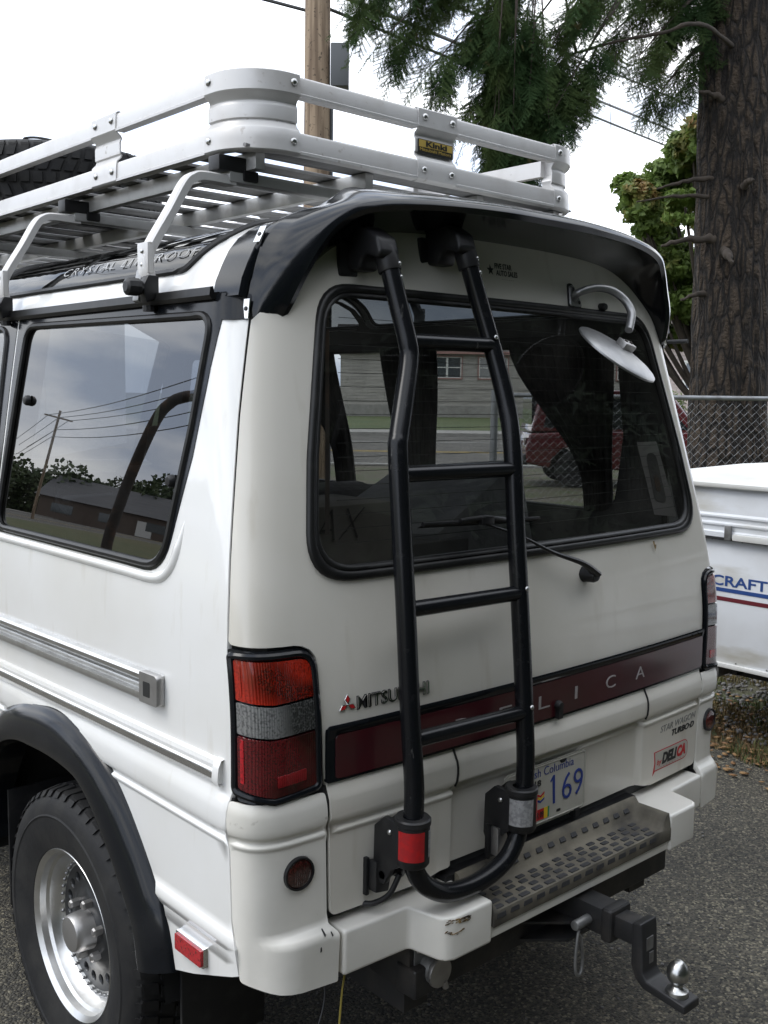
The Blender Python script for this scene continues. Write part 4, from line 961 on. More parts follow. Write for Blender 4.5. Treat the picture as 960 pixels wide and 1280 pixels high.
MB().box((-.016,RYR+.0048,2.3535),(.118,.001,.017)).build('badge_face','gold_print',rk)
text_on('letter','Kinki', -.052, 2.3475, .0185, 'black_print', rk, mapf=nmap, off=.0010, extrude=.0002, width=.075, offset=.0007)
text_on('letter','Mitsubishi Motors', -.072, 2.3355, .0115, 'gold_print', rk, mapf=nmap, off=.0005, extrude=.0002, width=.110)
# slats: one extrusion with ribs, repeated
prof = [(-.037,.0),(-.037,.0055)]
for k in range(5):
    a = -.037+.074*k/5; prof += [(a+.003,.0055),(a+.005,.0075),(a+.010,.0075),(a+.012,.0055)]
prof += [(.037,.0055),(.037,.0),(.034,.0)]
for k in range(5,0,-1):
    a = -.034+.068*k/5; prof += [(a-.0005,.002),(a-.0095,.002),(a-.010,.0)]
sl = MB(); n_ = len(prof); sl.put([(x,a,b) for x in (-.574,.574) for a,b in prof],[tuple(range(n_)),tuple(range(2*n_-1,n_-1,-1))]+[(i,(i+1)%n_,n_+(i+1)%n_,n_+i) for i in range(n_)])
s0 = sl.build('slat','slat_alu',rk,smooth=20)
k = 0; y = .462
while y < 3.0:
    o = s0 if k == 0 else s0.copy()
    if k: COL.objects.link(o)
    o.location = (0,y,2.268); y += .1335; k += 1
for x in (-.525,-.20,.20,.525): rbox('rack_beam',(x,1.74,2.247),(.026,2.60,.040),'beam_alu',rk,.003)
for y in (.50,1.275,2.05,2.75):
    rbox('cross_bar',(0,y,2.212),(1.16,.040,.026),'beam_alu',rk,.004)
    for sg in (-1,1):
        MB().box((sg*.560,y,2.238),(.10,.045,.034)).build('bar_clamp','black_plastic',rk,bevel=.004)
        MB().box((sg*.525,y,2.216),(.040,.052,.024)).build('bar_clamp','black_plastic',rk,bevel=.004)
        pth = [(.776,1.955),(.782,1.985),(.780,2.02),(.762,2.055),(.722,2.118),(.688,2.176),(.668,2.196),(.640,2.204),(.560,2.203)]
        pp = [(a,b) for a,_,b in spline([(a,0,b) for a,b in pth],5)]; rows_ = []
        for i,(a,b) in enumerate(pp):
            p0 = pp[max(i-1,0)]; p1 = pp[min(i+1,len(pp)-1)]; ta,tb_ = p1[0]-p0[0],p1[1]-p0[1]; l = math.hypot(ta,tb_); na,nbz = tb_/l,-ta/l
            w = .017+.006*sstep(.05,.0,i/len(pp)*.2); th = .010
            rows_.append([(sg*(a+na*u),y+v,b+nbz*u) for u,v in ((-th,-w),(th*.6,-w),(th,-w*.7),(th,w*.7),(th*.6,w),(-th,w),(-th,-w))])
        V,F = grid_geo(rows_); m = MB().put(V,F); kk = len(rows_[0]); m.put(rows_[0],[tuple(range(kk))]); m.put(rows_[-1],[tuple(range(kk))])
        m.build('rack_leg','silver_rack',rk,smooth=35)
        MB().box((sg*.782,y,2.012),(.016,.046,.066)).build('leg_sleeve','silver_rack',rk,bevel=.004)
        for z in (2.026,1.998): bolt((sg*.791,y,z),(sg,0,.1),.005,rk,h=.003)
        MB().prism([(sg*.765,1.99),(sg*.788,1.99),(sg*.796,1.955),(sg*.800,1.922),(sg*.790,1.916),(sg*.762,1.935)],y+.004,y+.030,'xz').build('leg_hook','cast_silver',rk,bevel=.004)
        MB().prism([(sg*.764,1.975),(sg*.790,1.975),(sg*.803,1.95),(sg*.795,1.915),(sg*.764,1.93)],y-.026,y+.002,'xz').build('gutter_clamp','black_plastic',rk,bevel=.005)
        V,F = lathe_geo([(0,sg*.838),(.011,sg*.838),(.018,sg*.834),(.0195,sg*.826),(.019,sg*.808),(.015,sg*.803),(.010,sg*.790)],10,'x',(0,y-.012,1.948)); MB().put(V,F).build('clamp_knob','black_plastic',rk,smooth=30)
        MB().tube([(sg*.775,y-.0,1.912),(sg*.775,y+.0,1.900)],.014,10).build('clamp_nut','black_plastic',rk)

# --- hitch ------------------------------------------------------------------------------------------------
hc = empty('tow_hitch'); hc.parent = van
HX = 0.0
rbox('hitch_beam',(.0,-.022,.482),(.95,.062,.066),'dark_steel',hc,.008,3)
[MB().prism([(a,.455),(a+.02,.455),(a+.02,.62),(a,.62)],-.03,.10,'xz').build('hitch_plate','dark_steel',hc,bevel=.003) for a in (-.47,.45)]
[MB().prism([(-.16,.0),(.16,.0),(.16,-.035),(.05,-.13),(-.05,-.13),(-.16,-.035)],a,a+.007).build('gusset','dark_steel',hc,bevel=.002) for a in (.505,.462)]
rbox('receiver',(HX,-.135,.535),(.064,.200,.064),'dark_steel',hc,.005,2)
rbox('receiver_collar',(HX,-.222,.535),(.080,.030,.080),'dark_steel',hc,.010,3)
rbox('drawbar',(HX,-.262,.536),(.050,.080,.050),'dark_steel',hc,.004,2)
MB().prism([(-.285,.566),(-.309,.572),(-.312,.560),(-.318,.460),(-.330,.446),(-.425,.432),(-.426,.412),(-.320,.424),(-.298,.440),(-.286,.47)],HX-.030,HX+.030,'yz').build('ball_mount','dark_steel',hc,bevel=.005,seg=3)
V,F = lathe_geo([(.0,.412),(.030,.414),(.032,.420)],24,'z',(HX,-.425,0)); 
V,F = lathe_geo([(0,.510),(.008,.510),(.012,.507),(.019,.500),(.0235,.491),(.025,.482),(.0235,.472),(.019,.464),(.0135,.460),(.0125,.454),(.016,.449),(.024,.444),(.026,.434),(.026,.430),(.0,.430)],32,'z',(HX,-.388,.0)); MB().put(V,F).build('tow_ball','screw_steel',hc,smooth=40)
MB().box((HX-.0,-.3145,.520),(.026,.002,.030)).build('maker_plate','zinc',hc); MB().box((HX+.005,-.3165,.486),(.016,.002,.026)).build('maker_plate','zinc',hc)
MB().box((.40,-.032,.497),(.05,.004,.022)).build('warning_label','rust_steel',hc)
MB().tube([(HX-.085,-.170,.530),(HX-.030,-.170,.530)],.0115,16).build('hitch_pin','zinc',hc,bevel=.003)
clip = spline([(HX-.070,-.172,.518),(HX-.080,-.176,.500),(HX-.090,-.180,.455),(HX-.088,-.181,.425),(HX-.076,-.180,.412),(HX-.062,-.178,.420),(HX-.058,-.176,.450),(HX-.062,-.174,.490),(HX-.068,-.173,.505)],6)
MB().tube(clip,.0038,8).build('pin_clip','zinc',hc,smooth=60)
# trailer socket and hanging wires
so = empty('trailer_socket'); so.parent = van
MB().box((-.420,-.030,.505),(.075,.006,.110)).build('socket_bracket','zinc',so,bevel=.002)
V,F = lathe_geo([(0,-.062),(.022,-.062),(.029,-.058),(.031,-.050),(.031,-.020),(.026,-.006),(.022,.03),(0,.03)],24,'y',(-.415,.0,.500)); MB().put(V,F).build('socket_body','zinc',so,smooth=40)
V,F = lathe_geo([(0,-.068),(.032,-.068),(.033,-.062),(.031,-.058)],24,'y',(-.412,.0,.497)); MB().put(V,F).build('socket_lid','dull_alu',so,smooth=40)
MB().tube([(-.398,-.064,.472),(-.393,-.065,.456)],.007,8).build('lid_tab','dull_alu',so)
for x,z in ((-.448,.545),(-.444,.462)): bolt((x,-.034,z),(0,-1,0),.005,so)
MB().tube(spline([(-.655,.03,.60),(-.66,.02,.55),(-.68,.0,.50),(-.715,-.01,.44)]),.0022,6).build('hanging_wire','black_plastic',so)
MB().tube([(-.715,-.010,.440),(-.73,-.014,.425)],.0055,8).build('wire_connector','amber_wire',so)
MB().tube(spline([(-.625,.02,.60),(-.625,.0,.56),(-.640,-.01,.52),(-.655,-.02,.46)]),.0022,6).build('hanging_wire','amber_wire',so)

# --- spare tyre lying on the rack -----------------------------------------------------------------------------
tyre_src = [c for c in wh.children if c.name.startswith('tyre')][0]
spare = tyre_src.copy(); COL.objects.link(spare); spare.name = 'spare_tyre'; spare.parent = None
spare.rotation_euler = (0,math.pi/2,.2); spare.location = (-.29,2.0,2.276+.120)
tag(spare,'worn black spare tyre lying flat on the roof rack','tyre')
st_ = MB(); st_.tube(spline([(-.44,1.88,2.40),(-.45,1.89,2.53),(-.44,1.88,2.552),(-.38,1.84,2.548),(-.28,1.80,2.52)]),.004,6); tag(st_.build('bungee_hook','black_plastic',None,smooth=60),'thin black wire hook sticking up beside the tyre on the rack','hook')

# --- inside the van ------------------------------------------------------------------------------------------------
MB().box((0,1.8,.62),(.90,3.2,.03)).build('cabin_floor','interior_grey',van)
MB().put(*grid_geo([[surf(s,z,-.03) for s in np.linspace(-.70,.70,24)] for z in (.66,.9,1.2,1.345)])).build('tailgate_lining','interior_grey',gate)
MB().put(*grid_geo([[surf(s,z,-.03) for s in np.linspace(-.66,.66,24)] for z in (1.965,2.06)])).build('tailgate_lining','interior_grey',gate)
for sg in (-1,1): MB().put(*grid_geo([[surf(sg*s,z,-.03) for s in np.linspace(.645,.80,8)] for z in np.linspace(1.34,1.97,8)])).build('tailgate_lining','interior_grey',gate)
def seat(x,y,w):
    s = empty('rear_seat',(0,0,0)); s.parent = van
    MB().box((x,y,.88),(w,.48,.16)).build('cushion','seat_cloth',s,bevel=.04,seg=3)
    mt = Matrix.Translation((x,y-.27,1.16)) @ Matrix.Rotation(math.radians(12),4,'X'); MB().box((0,0,0),(w,.14,.50),mtx=mt).build('backrest','seat_cloth',s,bevel=.04,seg=3)
    for dx in (() if w>.6 else (0,)):
        mt = Matrix.Translation((x+dx,y-.33,1.50)) @ Matrix.Rotation(math.radians(12),4,'X'); MB().box((0,0,0),(.24,.09,.16),mtx=mt).build('headrest','seat_cloth',s,bevel=.03,seg=3)
seat(.0,1.62,1.15); seat(-.40,2.72,.50); seat(.40,2.72,.50)
V,F = lathe_geo([(.16,0),(.18,.012),(.185,0),(.18,-.012),(.16,0)],24,'z'); mt = Matrix.Translation((.38,3.1,1.18)) @ Matrix.Rotation(math.radians(35),4,'X'); MB().put([tuple(mt@Vector(p)) for p in V],F).build('steering_wheel','interior_grey',van)
MB().box((0,3.28,1.08),(1.45,.30,.24)).build('dashboard','interior_grey',van,bevel=.05)
def curtain(x, y0, y1, yb0, yb1, z0, z1, name='curtain', zt=None):
    rows_ = []; n = 64
    for k in range(13):
        t = k/12; z = z1+(z0-z1)*t; q = sstep(0,.8,t); zt_ = 1
        a = y0+(yb0-y0)*q; b = y1+(yb1-y1)*q; amp = .010+.006*q
        rows_.append([(x+.012*(z-z0)*0+amp*math.sin(i/n*2*math.pi*9+.6*math.sin(3*t))-(z-1.37)*.16*(1 if x>0 else -1), a+(b-a)*i/n, z) for i in range(n+1)])
    return MB().put(*grid_geo(rows_)).build(name,'curtain_cloth',van,smooth=70)
curtain(.800,.36,.78,.40,.50,1.33,1.90); curtain(.800,.19,.345,.20,.33,1.20,1.90)
curtain(.800,1.12,1.42,1.20,1.36,1.20,1.90); curtain(.800,1.70,2.02,1.66,1.76,1.36,1.90); curtain(.800,2.10,2.30,2.16,2.28,1.30,1.90)
curtain(-.800,.20,.30,.20,.30,1.25,1.90); curtain(-.800,1.14,1.34,1.18,1.30,1.25,1.90)
MB().tube([(.79,.15,1.895),(.79,3.0,1.895)],.006,8).build('curtain_rail','interior_grey',van)
# things in the boot (each loose thing on its own)
mt = Matrix.Translation((.22,.62,1.20)) @ Matrix.Rotation(math.radians(-16),4,'Y') @ Matrix.Rotation(math.radians(20),4,'Z')
tag(MB().box((0,0,0),(.62,.42,.50),mtx=mt).build('storage_box','grey_sheet',None,bevel=.012,seg=2),'grey wrapped box leaning behind the right of the tailgate glass','box')
cb = MB().box((-.44,.36,1.22),(.32,.22,.52)).build('carton','cardboard',None,bevel=.006); tag(cb,'dark carton with black scrawl behind the left of the tailgate glass','box')
def cmap(u,v,off=0): return (-.56+u,.248-off,1.40+v)
text_on('letter','JAX', 0, 0, .11, 'black_print', cb, mapf=cmap, off=.0006, extrude=.0004, shear=.35, width=.19, offset=-.003)
tag(MB().box((-.10,.46,1.10),(.30,.30,.52)).build('storage_box','interior_grey',None,bevel=.01),'black box standing in the boot behind the ladder','box')
pp = patch('poster', rpoly([(.455,1.415,.004),(.560,1.400,.004),(.540,1.610,.004),(.440,1.610,.004)]), 'paper', None, off=lambda s,z:-.009, step=.03, depth=.0008); tag(pp,'pale paper poster taped inside the lower right of the tailgate glass','poster')
patch('print', rpoly([(.468,1.45,.02),(.525,1.44,.02),(.52,1.58,.03),(.47,1.58,.03)]), 'interior_grey', pp, off=lambda s,z:-.0078, step=.03, depth=.0004)
patch('print', rpoly([(.485,1.475,.01),(.51,1.475,.01),(.51,1.52,.01),(.485,1.52,.01)]), 'rust_steel', pp, off=lambda s,z:-.0072, step=.03, depth=.0004)

# ------------------------------------------------------------------ surroundings
Rh = Vector((math.sin(_h),-math.cos(_h),0)); Fh = Vector((math.cos(_h),math.sin(_h),0)); C0 = Vector((CAM.x,CAM.y,0))
def GP(r,f,z=0): p = C0+Rh*r+Fh*f; return Vector((p.x,p.y,z))
AZ = math.atan2(Rh.y,Rh.x)                     # heading of the street
def foreach_mesh(name, V, T, material, parent=None, smooth=False):
    V = np.asarray(V,np.float32); T = np.asarray(T,np.int32); k = T.shape[1]
    me = bpy.data.meshes.new(name); me.vertices.add(len(V)); me.vertices.foreach_set('co',V.ravel()); me.loops.add(T.size); me.loops.foreach_set('vertex_index',T.ravel())
    me.polygons.add(len(T)); me.polygons.foreach_set('loop_start',np.arange(0,T.size,k,dtype=np.int32)); me.polygons.foreach_set('loop_total',np.full(len(T),k,np.int32))
    me.update(calc_edges=True); me.validate()
    if smooth: me.shade_smooth()
    return add(name,me,material,parent)
def sheet(name, poly, z, material, kind='structure'):
    me = bpy.data.meshes.new(name); me.from_pydata([(x,y,z) for x,y in poly],[],[tuple(range(len(poly)))]); o = add(name,me,material); tag(o,kind=kind); return o
# asphalt: coarse chip seal
def asphalt(name, base, scale=1.0):
    m = mat(name, base, .85, coord='Object'); t = m.node_tree; b = t.nodes['Principled BSDF']; c = N(t,'ShaderNodeTexCoord')
    vo = N(t,'ShaderNodeTexVoronoi'); vo.inputs['Scale'].default_value = 135*scale; t.links.new(c.outputs['Object'],vo.inputs['Vector'])
    sep = N(t,'ShaderNodeSeparateColor'); t.links.new(vo.outputs['Color'],sep.inputs[0])
    r = N(t,'ShaderNodeValToRGB'); e = r.color_ramp.elements; e[0].position=0; e[0].color=(base[0]*.22,base[1]*.22,base[2]*.24,1); e[1].position=1; e[1].color=(base[0]*3.2,base[1]*3.1,base[2]*2.8,1)
    k = e.new(.55); k.color=(base[0]*.9,base[1]*.9,base[2]*.88,1); k2 = e.new(.85); k2.color=(base[0]*1.5,base[1]*1.45,base[2]*1.3,1)
    t.links.new(sep.outputs[0],r.inputs[0])
    nz_ = N(t,'ShaderNodeTexNoise'); nz_.inputs['Scale'].default_value=1.4; nz_.inputs['Detail'].default_value=6; t.links.new(c.outputs['Object'],nz_.inputs['Vector'])
    mr = N(t,'ShaderNodeMapRange'); mr.inputs['From Min'].default_value=.3; mr.inputs['From Max'].default_value=.7; mr.inputs['To Min'].default_value=.58; mr.inputs['To Max'].default_value=1.32; t.links.new(nz_.outputs['Fac'],mr.inputs['Value'])
    mul = N(t,'ShaderNodeMix',data_type='RGBA',blend_type='MULTIPLY'); mul.inputs[0].default_value=1; t.links.new(r.outputs[0],mul.inputs[6]); t.links.new(mr.outputs[0],mul.inputs[7]); t.links.new(mul.outputs[2],b.inputs['Base Color'])
    bp_ = N(t,'ShaderNodeBump'); bp_.inputs['Strength'].default_value=.9; bp_.inputs['Distance'].default_value=.006; t.links.new(vo.outputs['Distance'],bp_.inputs['Height']); bp_.invert = True; t.links.new(bp_.outputs[0],b.inputs['Normal'])
    return m
asphalt('asphalt',(.073,.067,.053)); asphalt('road_asphalt',(.10,.095,.088),.4)
mat('dirt',(.10,.085,.06),.9,noise=(1.2,(.07,.085,.03),.42,.6),noise2=(30,(.05,.05,.03),.5,.7),bump=(40,.5,.02))
mat('lawn',(.055,.085,.022),.9,noise=(.5,(.10,.11,.035),.42,.7),noise2=(25,(.03,.05,.012),.5,.8))
mat('field',(.11,.10,.035),.9,noise=(.08,(.07,.085,.025),.42,.62),noise2=(1.2,(.15,.12,.05),.5,.75))
mat('concrete',(.30,.29,.27),.8,noise=(3,(.22,.21,.19),.42,.7)); mat('line_white',(.55,.55,.52),.7); mat('line_yellow',(.50,.34,.05),.7)
sheet('ground',[(-700,-700),(700,-700),(700,700),(-700,700)],-.012,'dirt')
lot = [(-9,-16),(2.62,-16),(2.60,-2),(2.68,.4),(2.63,.9),(2.78,1.3),(2.66,2.0),(2.72,3.2),(2.6,14),(-9,14)]
sheet('asphalt_lot',lot,0.0,'asphalt')
sheet('lawn',[tuple(GP(r,f)[:2]) for r,f in ((-60,49),(90,49),(90,140),(-60,140))],-.004,'lawn')
def band(name, f0, f1, z, mt, r0=-120, r1=160): return sheet(name,[tuple(GP(r,f)[:2]) for r,f in ((r0,f0),(r1,f0),(r1,f1),(r0,f1))],z,mt)
band('road',25,43,.0,'road_asphalt')
for f0,f1,mt in ((31.0,31.15,'line_yellow'),(31.35,31.5,'line_yellow'),(25.6,25.75,'line_white'),(37.5,37.65,'line_white')): band('road_marking',f0,f1,.005,mt)
kb = MB(); 
for f0,f1,h in ((43.0,43.2,.14),(46.6,46.75,.14)):
    a = [GP(-120,f0),GP(160,f0),GP(160,f1),GP(-120,f1)]; kb.put([tuple(p) for p in a]+[(p.x,p.y,h) for p in a],[(0,1,5,4),(1,2,6,5),(2,3,7,6),(3,0,4,7),(4,5,6,7)])
tag(kb.build('kerb','concrete'),kind='structure'); band('pavement',43.2,46.6,.13,'concrete')
sheet('field',[(-420,-300),(-13,-300),(-13,300),(-420,300)],-.003,'field')
# verge: grass blades, stones and dry leaves beside the trailer
mat('blade_green',(.075,.10,.025),.7,noise=(3,(.17,.13,.05),.42,.6)); mat('blade_dry',(.26,.19,.09),.8,noise=(5,(.16,.10,.05),.4,.6)); mat('stone',(.13,.125,.12),.85,noise=(12,(.24,.23,.22),.5,.7)); mat('dead_leaf',(.20,.10,.04),.8,noise=(9,(.28,.17,.07),.4,.6))
rg_ = np.random.default_rng(5)
def blades(name, n, x0, x1, y0, y1, h0, h1, mt, dens=None):
    x = rg_.uniform(x0,x1,n); y = rg_.uniform(y0,y1,n)
    if dens: k = dens(x,y); x,y = x[k],y[k]; n = len(x)
    a = rg_.uniform(0,2*np.pi,n); h = rg_.uniform(h0,h1,n); w = rg_.uniform(.002,.004,n); l = rg_.uniform(.1,.7,n)*h; b = rg_.uniform(0,2*np.pi,n)
    V = np.zeros((n,5,3)); dx,dy = np.cos(a)*w,np.sin(a)*w; lx,ly = np.cos(b)*l,np.sin(b)*l
    V[:,0]=np.c_[x-dx,y-dy,np.zeros(n)-.01]; V[:,1]=np.c_[x+dx,y+dy,np.zeros(n)-.01]; V[:,2]=np.c_[x+dx*.8+lx*.35,y+dy*.8+ly*.35,h*.6]; V[:,3]=np.c_[x-dx*.8+lx*.35,y-dy*.8+ly*.35,h*.6]; V[:,4]=np.c_[x+lx,y+ly,h]
    i = np.arange(n)*5; T = np.concatenate([np.c_[i,i+1,i+2],np.c_[i,i+2,i+3],np.c_[i+3,i+2,i+4]]); return tag(foreach_mesh(name,V.reshape(-1,3),T,mt),kind='stuff')
edge = lambda x,y: x > 2.66+.07*np.sin(y*5)+.05*np.sin(y*13+1)
o = blades('grass',34000,2.55,4.6,-2.0,3.4,.010,.055,'blade_green',lambda x,y: edge(x,y)&((np.sin(x*7+y*3)+np.sin(y*9-x*4))>-.7)); tag(o,'short green grass on the verge under the trailer','grass')
o = blades('dry_grass',26000,2.55,3.4,-2.0,3.4,.006,.030,'blade_dry',lambda x,y: edge(x,y)); tag(o,'dry yellow grass along the asphalt edge','grass')
ico = bmesh.new(); bmesh.ops.create_icosphere(ico,subdivisions=1,radius=1); IV = np.array([v.co[:] for v in ico.verts]); IT = np.array([[v.index for v in f.verts] for f in ico.faces]); ico.free()
def scatter_ico(name, P, S, mt, kind='stuff'):
    n = len(P); V = IV[None]*S[:,None,:]*(1+rg_.uniform(-.2,.2,(n,len(IV),1))); a = rg_.uniform(0,6.28,n); c,s = np.cos(a)[:,None],np.sin(a)[:,None]
    V = np.stack([V[...,0]*c-V[...,1]*s,V[...,0]*s+V[...,1]*c,V[...,2]],-1)+P[:,None,:]; T = IT[None]+(np.arange(n)*len(IV))[:,None,None]; return tag(foreach_mesh(name,V.reshape(-1,3),T.reshape(-1,3),mt),kind=kind)
n = 7000; P = np.c_[rg_.uniform(2.85,4.6,n),rg_.uniform(-1.5,3.4,n),rg_.uniform(0,.015,n)]; S = rg_.uniform(.004,.020,(n,1))*np.array([[1,.8,.6]])
tag(scatter_ico('gravel',P,S,'stone'),'dark loose gravel under the trailer','gravel')
n = 1300; P = np.c_[rg_.uniform(2.3,3.6,n),rg_.uniform(-1.5,3.0,n),np.full(n,.012)]; S = rg_.uniform(.012,.03,(n,1))*np.array([[1,.6,.12]])
tag(scatter_ico('leaf_litter',P,S,'dead_leaf'),'brown leaf litter scattered along the verge','leaves')
n = 500; P = np.c_[rg_.uniform(-1,2.6,n),rg_.uniform(-1.5,2.5,n),np.full(n,.003)]; S = rg_.uniform(.003,.008,(n,1))*np.array([[1,.7,.5]])
tag(scatter_ico('grit',P,S,'stone'),'loose grit lying on the asphalt','grit')

# --- folding camper trailer ------------------------------------------------------------------------
mat('trailer_white',(.72,.74,.77),.45,coat=.3,noise=(3,(.62,.63,.64),.45,.75),noise2=((2,2.2,9),(.46,.44,.38),.52,.72)); mat('trailer_blue',(.02,.065,.24),.45); mat('trailer_maroon',(.13,.012,.020),.45); mat('trailer_roof',(.66,.66,.64),.6,noise=(2,(.54,.53,.49),.42,.7))
tr_e = empty('camper_trailer',(2.66,1.0,0)); tag(tr_e,'white folding camper trailer with blue lettering parked right of the van','trailer')
def trb(name,*a,**k):
    o = k.pop('mb').build(name,*a,tr_e,**k); o.matrix_parent_inverse = Matrix.Translation((-2.66,-1.0,0)); return o
TX0,TX1,TY0,TY1 = 2.66,4.70,-3.4,1.50
trb('body','trailer_white',mb=MB().box(((TX0+TX1)/2,(TY0+TY1)/2,.735),(TX1-TX0,TY1-TY0,.63)),bevel=.015)
m = MB(); prof = [(TX0-.022,1.058),(TX0-.026,1.062),(TX0-.026,1.085),(TX0-.016,1.092),(TX0-.016,1.112),(TX0-.024,1.120),(TX0-.024,1.128),(TX0-.014,1.136),(TX0-.014,1.150),(TX0-.022,1.158),(TX0-.022,1.166),(TX0-.012,1.176),(TX0-.010,1.205),(TX0-.004,1.236),(TX0-.004,1.300),(TX0+.0,1.304)]
rows_ = [[(x,y,z) for x,z in prof] for y in (TY0-.02,TY1+.02)]; m.put(*grid_geo(rows_)); m.box(((TX0+TX1)/2+.02,(TY0+TY1)/2,1.18),(TX1-TX0+.0,TY1-TY0+.04,.235)); trb('lid','trailer_white',mb=m,smooth=30)
rows_ = []
for x,z in ((TX0-.030,1.300),(TX0-.034,1.306),(TX0-.030,1.322),(TX0-.01,1.328),(TX0+.35,1.342),(TX0+1.0,1.352),(TX1-.35,1.342),(TX1+.01,1.328),(TX1+.03,1.30)): rows_.append([(x,y,z+.004*math.sin(y*9)*(TX0+.1<x<TX1-.1)) for y in np.linspace(TY0-.03,TY1+.03,24)])
trb('roof','trailer_roof',mb=MB().put(*grid_geo(rows_)),smooth=50)
trb('seal_strip','dark_steel',mb=MB().box((TX0-.018,(TY0+TY1)/2,1.0535),(.02,TY1-TY0,.012)))
for (y,l) in ((.72,.55),(-.6,.8)): trb('awning_rail','trailer_roof',mb=MB().box((TX0-.030,y,1.066),(.018,l,.030)),bevel=.005)
def stripe(name,z0,z1,mt): trb(name,mt,mb=MB().box((TX0-.0012,(TY0+TY1)/2,(z0+z1)/2),(.0012,TY1-TY0-.04,z1-z0)))
stripe('blue_stripe',.791,.810,'trailer_blue'); stripe('maroon_stripe',.746,.766,'trailer_maroon')
def trmap(u,v,off=0): return (TX0-off,1.335-u,v)
o = text_on('letter','STARCRAFT',.0,.822,.070,'trailer_blue',tr_e,mapf=trmap,off=.0005,extrude=.0006,width=.515,offset=.0015,shear=0); o.matrix_parent_inverse = Matrix.Translation((-2.66,-1.0,0))
trb('bottom_rail','trailer_roof',mb=MB().box((TX0-.004,(TY0+TY1)/2,.428),(.02,TY1-TY0,.022)),bevel=.004)
trb('chassis','dark_steel',mb=MB().box((TX0+.30,(TY0+TY1)/2,.36),(.07,TY1-TY0,.09)).box((TX1-.30,(TY0+TY1)/2,.36),(.07,TY1-TY0,.09)).box(((TX0+TX1)/2,1.1,.36),(1.6,.06,.07)))
[trb('step_plate','zinc',mb=MB().box((TX0+.06,yy_,.385),(.12,.10,.05)),bevel=.004) for yy_ in (1.10,.70)]
for y,x in ((-.1,TX0+.12),(-.1,TX1-.12)):
    V,F = lathe_geo([(.0,-.02),(.13,-.03),(.17,-.05),(.17,-.09),(.28,-.09),(.29,0),(.28,.09),(.17,.09),(.0,.05)],36,'x',(x,y,.29)); trb('tyre','tyre_rubber',mb=MB().put(V,F),smooth=40)
    trb('axle','dark_steel',mb=MB().tube([(x,y,.29),(3.68,y,.29)],.03,10))
for x,y in ((TX0+.25,TY1-.2),(TX1-.25,TY1-.2)): trb('jack_leg','dark_steel',mb=MB().tube([(x,y,.40),(x,y+.1,.0)],.018,8).box((x,y+.1,.006),(.12,.12,.012)))

# trailer fittings
def trp(x,y,z,r,mt,n=10):
    V,F = lathe_geo([(0,-.004),(r*.7,-.003),(r,0)],n,'x'); return trb('rivet',mt,mb=MB().put([(a+x,b+y,c+z) for a,b,c in V],F))
for k in range(16):
    for z in (1.045,.447): trp(TX0-.002,1.44-k*.16,z,.0045,'zinc')
trb('latch','zinc',mb=MB().box((TX0-.032,1.02,1.085),(.014,.035,.07)),bevel=.004)
mat('grime',(.42,.40,.35),.8,noise=(9,(.60,.60,.58),.45,.65))
# --- chain link fence ---------------------------------------------------------------------------------
mat('galvanised',(.30,.31,.32),.5,metal=.6,noise=(12,(.22,.22,.22),.42,.7))
fe = empty('chain_link_fence',tuple(GP(1.0,9.5))); tag(fe,'galvanised chain-link fence behind the van, in front of the big fir trunk','fence')
inv = Matrix.Translation(-GP(1.0,9.5))
def feb(mb,name,mt='galvanised',**k): o = mb.build(name,mt,fe,**k); o.matrix_parent_inverse = inv; return o
FL, FH_ = 9.0, 1.735
for k in range(4): feb(MB().tube([tuple(GP(1.0+k*3.0,9.5,0)),tuple(GP(1.0+k*3.0,9.5,FH_+.05))],.035 if k==0 else .028,12),'fence_post',smooth=50)
feb(MB().tube([tuple(GP(1.0,9.5,FH_)),tuple(GP(1.0+FL,9.5,FH_))],.021,10),'top_rail',smooth=50)
m = MB(); pz = .037; nw = int(FL/pz)
for k in range(nw):
    m.tube([tuple(GP(1.0+(k+((j+k)%2))*pz,9.5+(.002 if k%2 else -.002),.02+j*pz)) for j in range(int(1.70/pz)+1)],.0017,3,caps=False)
tag(feb(m,'chain_mesh',smooth=0),kind='stuff')

